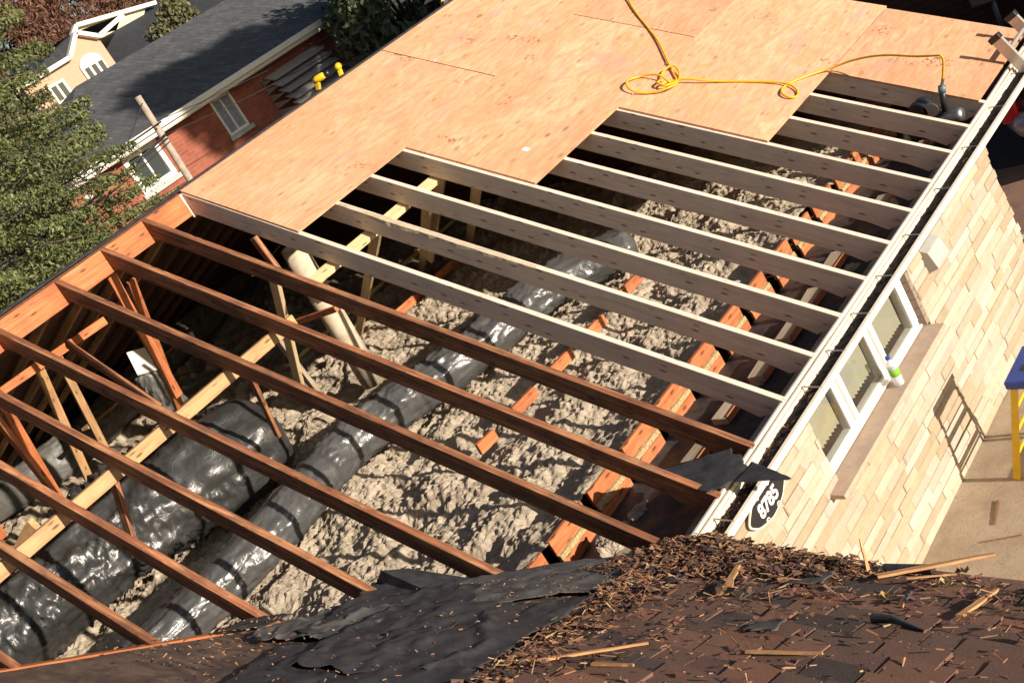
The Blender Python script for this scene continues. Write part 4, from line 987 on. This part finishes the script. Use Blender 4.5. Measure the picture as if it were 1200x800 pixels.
# sticks on the driveway
for A, B, lab in (((.19, 1.25, GZ+.004), (.24, 1.02, GZ+.004), 'thin dark stick on the tan driveway'), ((.22, .86, GZ+.004), (.44, .93, GZ+.004), 'longer reddish stick on the tan driveway')):
    o = stick(A, B, .014, .006, lab, 'old'); o['group'] = 'sticks on the driveway'
mb = MB()
for _ in range(260):
    x = rg.uniform(-.05, .118); y = rg.uniform(-.95, .35 if rg.random() < .8 else 4.); c = Vector((x if x > .03 else x+.06, y, -.075)); L = rg.uniform(.02, .07); a = rg.normal(1.5, .6)
    d = Vector((math.cos(a), math.sin(a), rg.normal(0, .3)))*L/2; s_ = Vector((-math.sin(a), math.cos(a), 0))*rg.uniform(.002, .007); cl = (woodp+barkp*2)[rg.integers(17)]
    mb.add([c-d-s_, c-d+s_, c+d+s_, c+d-s_, c+Vector((0, 0, .006))], [(0, 1, 4), (1, 2, 4), (2, 3, 4), (3, 0, 4)], 0, cl)
tag(mb.build('gutter_litter', M['litter']), 'leaf and bark litter lying in the open gutter', 'debris', kind='stuff')

# white box by the wall corner
bx = empty('side_gate', (-.1, 3.75, GZ), 'pale grey gate panel beside the far corner of the stone wall', 'gate')
mb = MB(); mb.box(-.30, 3.60, GZ, .9, 3.64, -1.19); mb.build('panel', simple('beige_panel', (.42, .37, .30), .6), bx)
mb = MB(); mb.box(-.31, 3.585, -1.19, .92, 3.655, -1.165); mb.box(-.31, 3.59, GZ, -.275, 3.65, -1.19); mb.build('frame', M['white'], bx, bevel=.004)

# ================================================================== CAR
car = empty('parked_car', (-.3, 8.3, GZ), 'dark car with red tail lamp and silver bumper parked beyond the far wall corner', 'car')
def loft(secs, m_, name, parent, smooth=True):
    n = len(secs[0]); P = np.array(secs); P = np.concatenate([P, P[:, :1]], 1)
    o = grid_mesh(name, P, m_, parent, smooth=smooth); return o
def csec(x, w0, w1, z0, z1, zm):
    yc = 6.85; return [(x, yc-w0, z0), (x, yc-w0*1.03, zm), (x, yc-w1, z1), (x, yc-w1*.5, z1+.03), (x, yc+w1*.5, z1+.03), (x, yc+w1, z1), (x, yc+w0*1.03, zm), (x, yc+w0, z0)]
loft([csec(-1.16, .62, .55, -1.40, -.92, -1.1), csec(-1.10, .80, .70, -1.52, -.80, -1.1), csec(-.9, .86, .78, -1.56, -.74, -1.1), csec(0, .88, .80, -1.58, -.72, -1.1), csec(1.5, .88, .80, -1.58, -.76, -1.1), csec(2.6, .86, .76, -1.56, -.86, -1.15), csec(3.1, .75, .6, -1.5, -1.0, -1.2), csec(3.16, .5, .4, -1.4, -1.1, -1.2)], M['carpaint'], 'body', car)
loft([csec(-.85, .70, .62, -.80, -.70, -.76), csec(-.45, .70, .56, -.80, -.36, -.6), csec(.5, .72, .58, -.80, -.28, -.6), csec(1.1, .72, .58, -.80, -.36, -.6), csec(1.8, .7, .62, -.85, -.74, -.8)], M['darkglass'], 'cabin', car)
mb = MB(); mb.tube([(-.85, 6.06, -1.30), (-1.05, 6.07, -1.30), (-1.17, 6.16, -1.30), (-1.22, 6.4, -1.30), (-1.23, 6.85, -1.30), (-1.22, 7.3, -1.30), (-1.17, 7.54, -1.30), (-1.05, 7.63, -1.30), (-.85, 7.64, -1.30)], .125, 20); mb.build('bumper', M['silver'], car, True)
for s_ in (-1, 1):
    mb = MB(); yb = 6.85+s_*.80; mb.prism([(-1.205, yb-.09, -1.24), (-1.15, yb-.09, -.93), (-.86, yb-.09, -.90), (-1.02, yb-.09, -1.20)], (0, .17, 0)); mb.build('tail_lamp', M['red'], car, bevel=.015)
    for xw in (-.45, 2.2):
        mb = MB(); mb.tube([(xw, yb-.10*s_-.08, GZ+.31), (xw, yb-.10*s_+.10, GZ+.31)], .31, 28); wl = mb.build('wheel', M['black'], car, bevel=.02)
mb = MB(); mb.box(-1.21, 6.6, -1.16, -1.195, 7.1, -1.04); mb.build('number_plate', M['white'], car)

for ch in car.children:
    ch.data.transform(Matrix(((0, 1, 0, -7.03), (1, 0, 0, 7.25), (0, 0, 1, 0), (0, 0, 0, 1))))
    ch.data.flip_normals()
# ================================================================== NEIGHBOUR BRICK HOUSE (top right)
nb = empty('brick_house', (-4, 10, GZ), 'dark brown brick house in shade beyond the far roof edge, carrying a gas meter', 'house')
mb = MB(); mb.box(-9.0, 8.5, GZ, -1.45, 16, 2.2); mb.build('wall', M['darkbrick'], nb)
mb = MB(); mb.prism([(-9.3, 8.0, 2.1), (-9.3, 12.2, 4.2), (-9.3, 16.5, 2.1)], (8.0, 0, 0)); mb.build('roof', M['greyroof'], nb)
gm = empty('gas_meter', (-1.76, 8.4, -.9), 'grey gas meter with pipe on the dark brick wall', 'gas meter')
mb = MB(); mb.box(-1.90, 8.22, -.70, -1.62, 8.42, -.42); mb.build('body', M['meter'], gm, bevel=.02)
mb = MB(); mb.tube([(-1.74, 8.215, -.55), (-1.74, 8.20, -.55)], .07, 20); mb.build('dial', M['white'], gm)
mb = MB(); mb.tube([(-1.70, 8.32, -.70), (-1.70, 8.32, -1.1), (-1.70, 8.42, -1.15)], .035, 12); mb.build('pipe', M['meter'], gm, True)
mb = MB(); mb.tube([(-1.66, 8.3, -.42), (-1.60, 8.3, -.2), (-1.60, 8.45, -.1)], .02, 10); mb.build('inlet_pipe', M['cream'], gm, True)

# ================================================================== BACK NEIGHBOUR (brick house with grey roof)
HX = -16.0
bh = empty('brick_house', (-19, 10, GZ), 'red brick house with grey shingle roof, white windows and a louvred awning', 'house')
def hole_wall(x, y0, y1, z0, z1, holes, th, m_, name, parent):
    ys_ = sorted(set([y0, y1]+[v for h_ in holes for v in h_[:2]])); zs_ = sorted(set([z0, z1]+[v for h_ in holes for v in h_[2:]])); m3 = MB()
    for a, b_ in zip(ys_, ys_[1:]):
        for c, d in zip(zs_, zs_[1:]):
            if any(h_[0] <= a and b_ <= h_[1] and h_[2] <= c and d <= h_[3] for h_ in holes): continue
            m3.box(x-th, a, c, x, b_, d)
    return m3.build(name, m_, parent)
W1 = (8.10, 8.62, 1.60, 2.36); W2 = (5.85, 6.68, 1.60, 2.36)
hole_wall(HX, 4.6, 12.1, GZ, 2.45, [W1, W2], .2, M['brick'], 'wall', bh)
mb = MB(); mb.box(-22.6, 4.7, GZ, HX-.21, 12.0, 2.40); mb.build('inner_walls', M['brick'], bh)
ez = 2.56; EX = HX+.45
rp0 = [(EX, 4.2, ez), (EX, 12.5, ez), (-23, 12.5, ez), (-23, 4.2, ez), (-19.4, 7.7, ez+1.50), (-19.4, 13.8, ez+1.50)]
mb = MB(); mb.add([(EX, 4.2, ez), (EX, 12.6, ez), (-19.3, 12.6, ez+1.38), (-19.3, 7.7, ez+1.38), (-23.2, 4.2, ez), (-23.2, 12.6, ez)], [(0, 1, 2, 3), (0, 3, 4), (3, 2, 5, 4), (1, 5, 2), (0, 4, 5, 1)])
ro = mb.build('roof', M['greyroof'], bh); recenter_needed = True
mb = MB(); mb.box(EX-.02, 4.2, ez-.17, EX+.02, 12.6, ez+.0); mb.box(EX+.025, 4.2, ez-.10, EX+.11, 12.6, ez+.01); mb.build('gutter', M['trim'], bh)
mb = MB(); mb.box(HX, 4.2, ez-.19, EX-.021, 12.6, ez-.15); mb.build('soffit', M['trim'], bh)
def window(h_, x, parent, mull=1, extra=.06, blind=False):
    a, b_, c, d = h_; wn = bpy.data.objects.new('window', None); COL.objects.link(wn); wn.parent = parent; wn.matrix_parent_inverse = PINV(parent); wn.location = (x, (a+b_)/2, (c+d)/2)
    m3 = MB(); e = extra; m3.box(x-.12, a, c, x+.02, a+e, d); m3.box(x-.12, b_-e, c, x+.02, b_, d); m3.box(x-.12, a+e, d-e, x+.02, b_-e, d); m3.box(x-.12, a+e, c, x+.02, b_-e, c+e)
    for i in range(mull): yy_ = a+(b_-a)*(i+1)/(mull+1); m3.box(x-.10, yy_-.02, c+e, x+.0, yy_+.02, d-e)
    m3.build('frame', M['white'], wn)
    m3 = MB(); m3.box(x-.09, a+e, c+e, x-.08, b_-e, d-e); m3.build('pane', M['darkglass'] if not blind else simple('curtained_glass', (.25, .30, .36), .1), wn)
    m3 = MB(); m3.box(x-.05, a-.06, c-.09, x+.07, b_+.06, c-.003); m3.build('sill', M['vent'], wn); return wn
window(W1, HX, bh, 1, .05, True); window(W2, HX, bh, 1, .10)
mb = MB(); mb.box(HX, 5.5, 2.365, HX+.04, 6.95, 2.40); mb.build('white_panel', M['trim'], bh)
# louvred awning
aw = bpy.data.objects.new('awning', None); COL.objects.link(aw); aw.parent = bh; aw.matrix_parent_inverse = PINV(bh); aw.location = (HX, 10, 2)
for i in range(5):
    z1 = 2.14-i*.165; x1 = HX+.34+i*.10; mb = MB(); mb.prism([(x1-.20, 9.4, z1+.03), (x1+.10, 9.4, z1-.10), (x1+.115, 9.4, z1-.085), (x1-.185, 9.4, z1+.045)], (0, 1.5, 0)); mb.build('louvre', M['greyaw'], aw)
for y in (9.38, 11.01):
    for i in range(5):
        mb = MB(); z1 = 2.14-i*.165; x1 = HX+.34+i*.10; mb.prism([(HX+.01, y, z1+.02), (x1, y, z1-.05), (HX+.01, y, z1-.12)], (0, .012, 0)); mb.build('side_louvre', M['greyaw'], aw)
mb = MB(); mb.box(HX, 10.2, GZ, HX+.04, 11.1, 1.35); mb.build('door', M['trim'], bh)

# white lower block beyond and peach house
h2 = empty('house', (-27, 16, GZ), 'dark slate roofed house with a cream gable behind the grey roof', 'house')
mb = MB(); mb.box(-38, 15.9, GZ, -31.4, 25, 3.9); mb.build('wall', M['peach'], h2)
mb = MB(); mb.prism([(-30.9, 15.6, 3.85), (-35.2, 15.6, 5.75), (-39.5, 15.6, 3.85)], (0, 10, 0)); mb.build('roof', M['blueroof'], h2)
ph = empty('peach_house', (-32, 14, GZ), 'peach stucco gabled house with arched white window behind the spruce', 'house')
mb = MB(); PX = -30.4
mb.prism([(PX, 12.1, GZ), (PX, 15.2, GZ), (PX, 15.2, 5.0), (PX, 14.55, 5.35), (PX, 13.9, 4.95), (PX, 12.1, 4.9)], (-.3, 0, 0)); mb.build('wall', M['peach'], ph)
mb = MB()
for (a, b_) in (((12.0, 4.85), (13.9, 4.92)), ((13.9, 4.92), (14.55, 5.46)), ((14.55, 5.46), (15.15, 5.05)), ((15.15, 5.05), (16.3, 5.25))):
    mb.obox((PX+.05, a[0], a[1]), (PX+.05, b_[0], b_[1]), .35, .13)
mb.build('eave_trim', M['trim'], ph)
mb = MB(); mb.prism([(PX, 12.0, 4.9), (PX, 13.9, 5.0), (PX, 14.55, 5.5), (PX, 14.55, 5.5)], (-1, 0, 0)); mb.add([(PX, 11.9, 4.93), (PX, 13.9, 5.0), (PX-3.9, 14.9, 5.75), (PX-3.9, 12.8, 5.6)], [(0, 1, 2, 3)])
mb.add([(PX, 14.5, 5.5), (PX, 16.4, 5.3), (PX-3.9, 18.2, 5.2), (PX-3.9, 15.6, 5.75)], [(0, 1, 2, 3)]); mb.build('roof', M['blueroof'], ph)
mb = MB(); mb.prism([(PX-4.2, 16.3, 5.45), (PX-4.2, 17.05, 5.93), (PX-4.2, 19.9, 5.40), (PX-4.2, 19.4, 5.0)], (-.3, 0, 0)); g_ = mb.build('cream_gable', simple('cream_siding', (.62, .55, .36), .7, var=.05), ph)
mb = MB(); mb.obox((PX-4.1, 16.25, 5.45), (PX-4.1, 17.05, 5.98), .25, .14); mb.obox((PX-4.1, 17.05, 5.98), (PX-4.1, 20.3, 5.38), .25, .14); mb.build('gable_trim', M['trim'], ph)
mb = MB(); n = 14; pts = [(PX+.02, 14.45+.42*math.cos(math.pi*k/n), 4.45+.32*math.sin(math.pi*k/n)) for k in range(n+1)]; mb.prism([(PX+.02, 14.87, 3.6)]+pts+[(PX+.02, 14.03, 3.6)], (.06, 0, 0)); aw_ = mb.build('arched_window', M['trim'], ph)
for y in (14.12, 14.38, 14.64):
    mb = MB(); mb.box(PX+.082, y, 3.7, PX+.09, y+.17, 4.42); mb.build('pane', M['darkglass'], aw_)
mb = MB(); mb.box(PX+.02, 12.75, 3.9, PX+.07, 13.35, 4.5); w3 = mb.build('window', M['trim'], ph)
for y in (12.82, 13.08):
    mb = MB(); mb.box(PX+.072, y, 3.97, PX+.08, y+.18, 4.43); mb.build('pane', M['darkglass'], w3)

for ch in ph.children: ch.data.transform(Matrix.Translation((0, -.1, .25)))
for ch in (aw_, w3):
    for c2 in ch.children: c2.data.transform(Matrix.Translation((0, -.1, .25)))
# ================================================================== POLE AND WIRES
mb = MB(); mb.tube([(-13.1, 5.25, 3.12), (-13.1, 5.15, 1.0), (-13.1, 5.1, GZ)], .1, 14, rs=[.055, .06, .07]); tag(mb.build('utility_pole', M['polewood'], smooth=True), 'weathered grey wooden pole standing beyond the ridge corner', 'utility pole')
def wire(pts, r, lab):
    out = []
    for i in range(len(pts)-1):
        a, b_ = Vector(pts[i]), Vector(pts[i+1]); sag = .05*(b_-a).length/4
        for k in range(8): t_ = k/8; p_ = a.lerp(b_, t_); p_.z -= 4*sag*t_*(1-t_); out.append(p_)
    out.append(Vector(pts[-1])); mb = MB(); mb.tube(out, r, 6); return tag(mb.build('overhead_wire', M['wire'], smooth=True), lab, 'wire', 'overhead wires')
wire([(-12.8, -3, 2.66), (-12.8, 3.0, 2.63), (-12.85, 5.2, 2.62)], .016, 'topmost thick black wire left of the pole')
wire([(-12.8, -3, 2.15), (-12.7, 2.72, 2.17), (-12.8, 5.1, 2.42)], .024, 'thickest black wire bundle running into the spruce')
wire([(-12.7, -3, 2.30), (-12.6, 2.56, 2.20), (-12.8, 5.1, 2.36)], .013, 'thin black wire just above the thick bundle')
wire([(-12.8, -3, 2.0), (-12.6, 2.6, 2.08), (-12.8, 5.1, 2.30)], .010, 'lowest thin black wire crossing the spruce')
wire([(-12.85, 5.15, 2.42), (-13.2, 9, 2.05), (-13.6, 16, 2.6)], .007, 'thin wire right of the pole crossing the brick wall below the window')
wire([(-12.85, 5.15, 2.66), (-13.2, 9, 2.30), (-13.6, 16, 2.9)], .007, 'thin wire right of the pole crossing the brick house window')
wire([(-12.85, 4.2, 2.45), (-13.0, 5.2, 3.0)], .008, 'short guy wire from the pole top down to the bundle')
isl = empty('wire_insulator', (-12.7, 3.35, 2.3), 'small white and rust coloured insulator clamped on the wires', 'insulator')
mb = MB(); mb.tube([(-12.65, 3.30, 2.30), (-12.65, 3.42, 2.26)], .035, 12); mb.build('ceramic', M['white'], isl, True)
mb = MB(); mb.tube([(-12.65, 3.16, 2.38), (-12.65, 3.32, 2.30)], .03, 10); mb.build('clamp', M['old'], isl, True)

# ================================================================== TOOLS on the ridge
def tool(c, lab, ang):
    e = empty('drill', c, lab, 'power tool', 'yellow tools on the ridge'); R_ = Matrix.Rotation(ang, 3, 'Z'); c = Vector(c)
    f_ = lambda p_: c+R_ @ (Vector(p_)*.62)
    mb = MB(); mb.tube([f_((-.10, 0, .05)), f_((-.04, 0, .055)), f_((.06, 0, .055)), f_((.09, 0, .055))], .04, 14, rs=[.022, .032, .032, .022]); mb.build('body', M['yellow'], e, True)
    mb = MB(); mb.tube([f_((.09, 0, .055)), f_((.16, 0, .055))], .022, 12); mb.build('chuck', M['black'], e, True)
    mb = MB(); mb.obox(f_((-.05, 0, .02)), f_((-.11, .02, -.09)), .035, .04); mb.build('handle', M['yellow'], e, bevel=.006)
    mb = MB(); mb.obox(f_((-.14, .02, -.10)), f_((-.04, .02, -.13)), .08, .05); mb.build('battery', M['black'], e, bevel=.006)
tool((-4.36, 1.84, 2.42), 'yellow and black drill lying just behind the ridge, nearer the awning', .6)
tool((-4.36, 2.08, 2.41), 'yellow power tool lying behind the ridge, right of the other drill', 2.4)
tool((-4.33, 3.62, 2.44), 'yellow tool at the very top edge of the photo on the ridge', 1.2)

# ================================================================== TREES
def spruce(base, H, R0, label, seed, nbr=520, per=170, trunk_r=.16, group='trees'):
    rg = np.random.default_rng(seed); base = np.array(base, float)
    e = empty('spruce_tree', base, label, 'spruce tree')
    Cs = []; Ds = []; cols = []; br = MB(); br.tube([base, base+[0, 0, H*.5], base+[0, 0, H]], .1, 10, rs=[trunk_r, trunk_r*.6, .02])
    for i in range(nbr):
        z_ = .06*H+(H*.93)*(i/nbr)+rg.normal(0, .06); Rz = R0*(1-(z_/H)**2.2)*rg.uniform(.86, 1.03)+.15; a = i*2.399+rg.normal(0, .2)
        dirh = np.array([math.cos(a), math.sin(a), 0.]); side = np.array([-dirh[1], dirh[0], 0])
        root = base+[0, 0, z_]
        f_ = lambda t_: root+dirh*Rz*t_+np.array([0, 0, 1])*(.02*Rz*t_-.30*Rz*t_*t_+.12*Rz*t_**4)
        if i % 3 == 0: br.tube([f_(0), f_(.5), f_(.95)], .02, 5, rs=[.035, .02, .006])
        t_ = rg.beta(2.4, 1.1, per); wd = (.27*Rz)*(1-t_)**.7+.05; sd_ = rg.normal(0, .5, per)*wd
        p_ = np.array([f_(v) for v in t_])+side*sd_[:, None]+np.stack([np.zeros(per), np.zeros(per), -np.abs(rg.normal(0, .08, per))-np.abs(sd_)*.55], 1)
        Cs.append(p_); Ds.append(np.tile(dirh*.6+np.array([0, 0, -.6]), (per, 1))+side*np.sign(sd_)[:, None]*.5)
        k = rg.uniform(.65, 1.35); cols.append(np.tile(np.array([.115, .138, .046])*k, (per, 1))+rg.uniform(0, .03, (per, 1))*np.array([1, .9, .2]))
    br.build('trunk', M['bark'], e, True)
    Cc, D = np.concatenate(Cs), np.concatenate(Ds); V, c = leaves(Cc, .027, np.concatenate(cols), .4, 2.4, D*.55, rg)
    quads('crown', V, M['leaf'], e, c)
spruce((-14.3, 1.42, GZ), 24, 3.55, 'tall dense green spruce at the left behind the wires', 5, nbr=850, per=1200)
def broad(base, H, crown, label, seed, size, col, n, cl=60, name='broadleaf_tree', trunk=.14, clr=.5, cat='tree', shade=None, group=None, aspect=1.8):
    rg = np.random.default_rng(seed); base = np.array(base, float); cc = np.array(crown[0], float); cr = np.array(crown[1], float)
    e = empty(name, base, label, cat, group); mb = MB(); mb.tube([base, base*.4+cc*.6, cc], .1, 9, rs=[trunk, trunk*.7, trunk*.3]); 
    ct = rg.normal(size=(cl, 3)); ct /= np.linalg.norm(ct, axis=1)[:, None]; ct *= rg.uniform(.35, 1, (cl, 1))**.5; ct = cc+ct*cr
    lb = mb
    for q in ct[::2]: lb.tube([cc*.7+base*.3+(0, 0, 0), (cc+q)/2+rg.normal(0, .1, 3), q], .03, 5, rs=[.05, .03, .008])
    lb.build('trunk', M['bark'], e, True)
    idx = rg.integers(cl, size=n); d = rg.normal(size=(n, 3)); d /= np.linalg.norm(d, axis=1)[:, None]; P = ct[idx]+d*rg.uniform(.2, 1, (n, 1))**.5*clr*rg.uniform(.7, 1.2, (cl, 1))[idx]
    k = rg.uniform(.8, 1.2, (cl, 1))[idx]; V, c = leaves(P, size, np.array(col)[None]*k, .35, aspect, np.array([0, 0, -.7]), rg); quads('crown', V, M['leaf'], e, c)
broad((-14.6, 12.3, GZ), 5, ((-14.4, 12.4, 2.0), (1.1, 1.7, 1.6)), 'dark leafy tree with pale drooping leaves beside the brick house corner', 8, .085, (.10, .12, .055), 9000, 50, clr=.55, aspect=2.6)
broad((12, 9.8, GZ), 12, ((12, 10.1, 10.25), (1.4, 1.7, .75)), 'tall street tree out to the right, shading the back brick house', 9, .16, (.08, .09, .04), 9000, 46, clr=.8, name='street_tree')
for i, (x, y, z_, r_, lab) in enumerate(((-45, 23.5, 6.4, 3.3, 'leftmost bare reddish brown tree far behind the peach house'), (-44, 27.0, 5.2, 3.0, 'bare brown tree above the cream gable'), (-46, 31.5, 5.0, 3.4, 'bare brown tree at the top edge behind the slate roof'), (-47, 19.5, 6.8, 3.6, 'bare brownish tree partly hidden by the spruce top'))):
    broad((x, y, GZ), 8, ((x, y, z_), (r_, r_, r_*.95)), lab, 20+i, .055, (.16, .075, .045), 42000, 120, name='bare_tree', clr=.8, group='bare brown trees in the distance', aspect=5)
broad((-24, 12.4, GZ), 5, ((-22.3, 12.5, 4.1), (.4, .6, .5)), 'small olive shrub top between the two dark roofs', 31, .07, (.10, .10, .04), 3500, 20, name='shrub', cat='shrub', clr=.35)
broad((-38, 27.5, GZ), 8, ((-36, 24.2, 5.9), (1.5, 1.5, 1.2)), 'green tree top at the top edge above the slate roof', 32, .12, (.09, .12, .04), 5000, 30, name='green_tree', clr=.5)
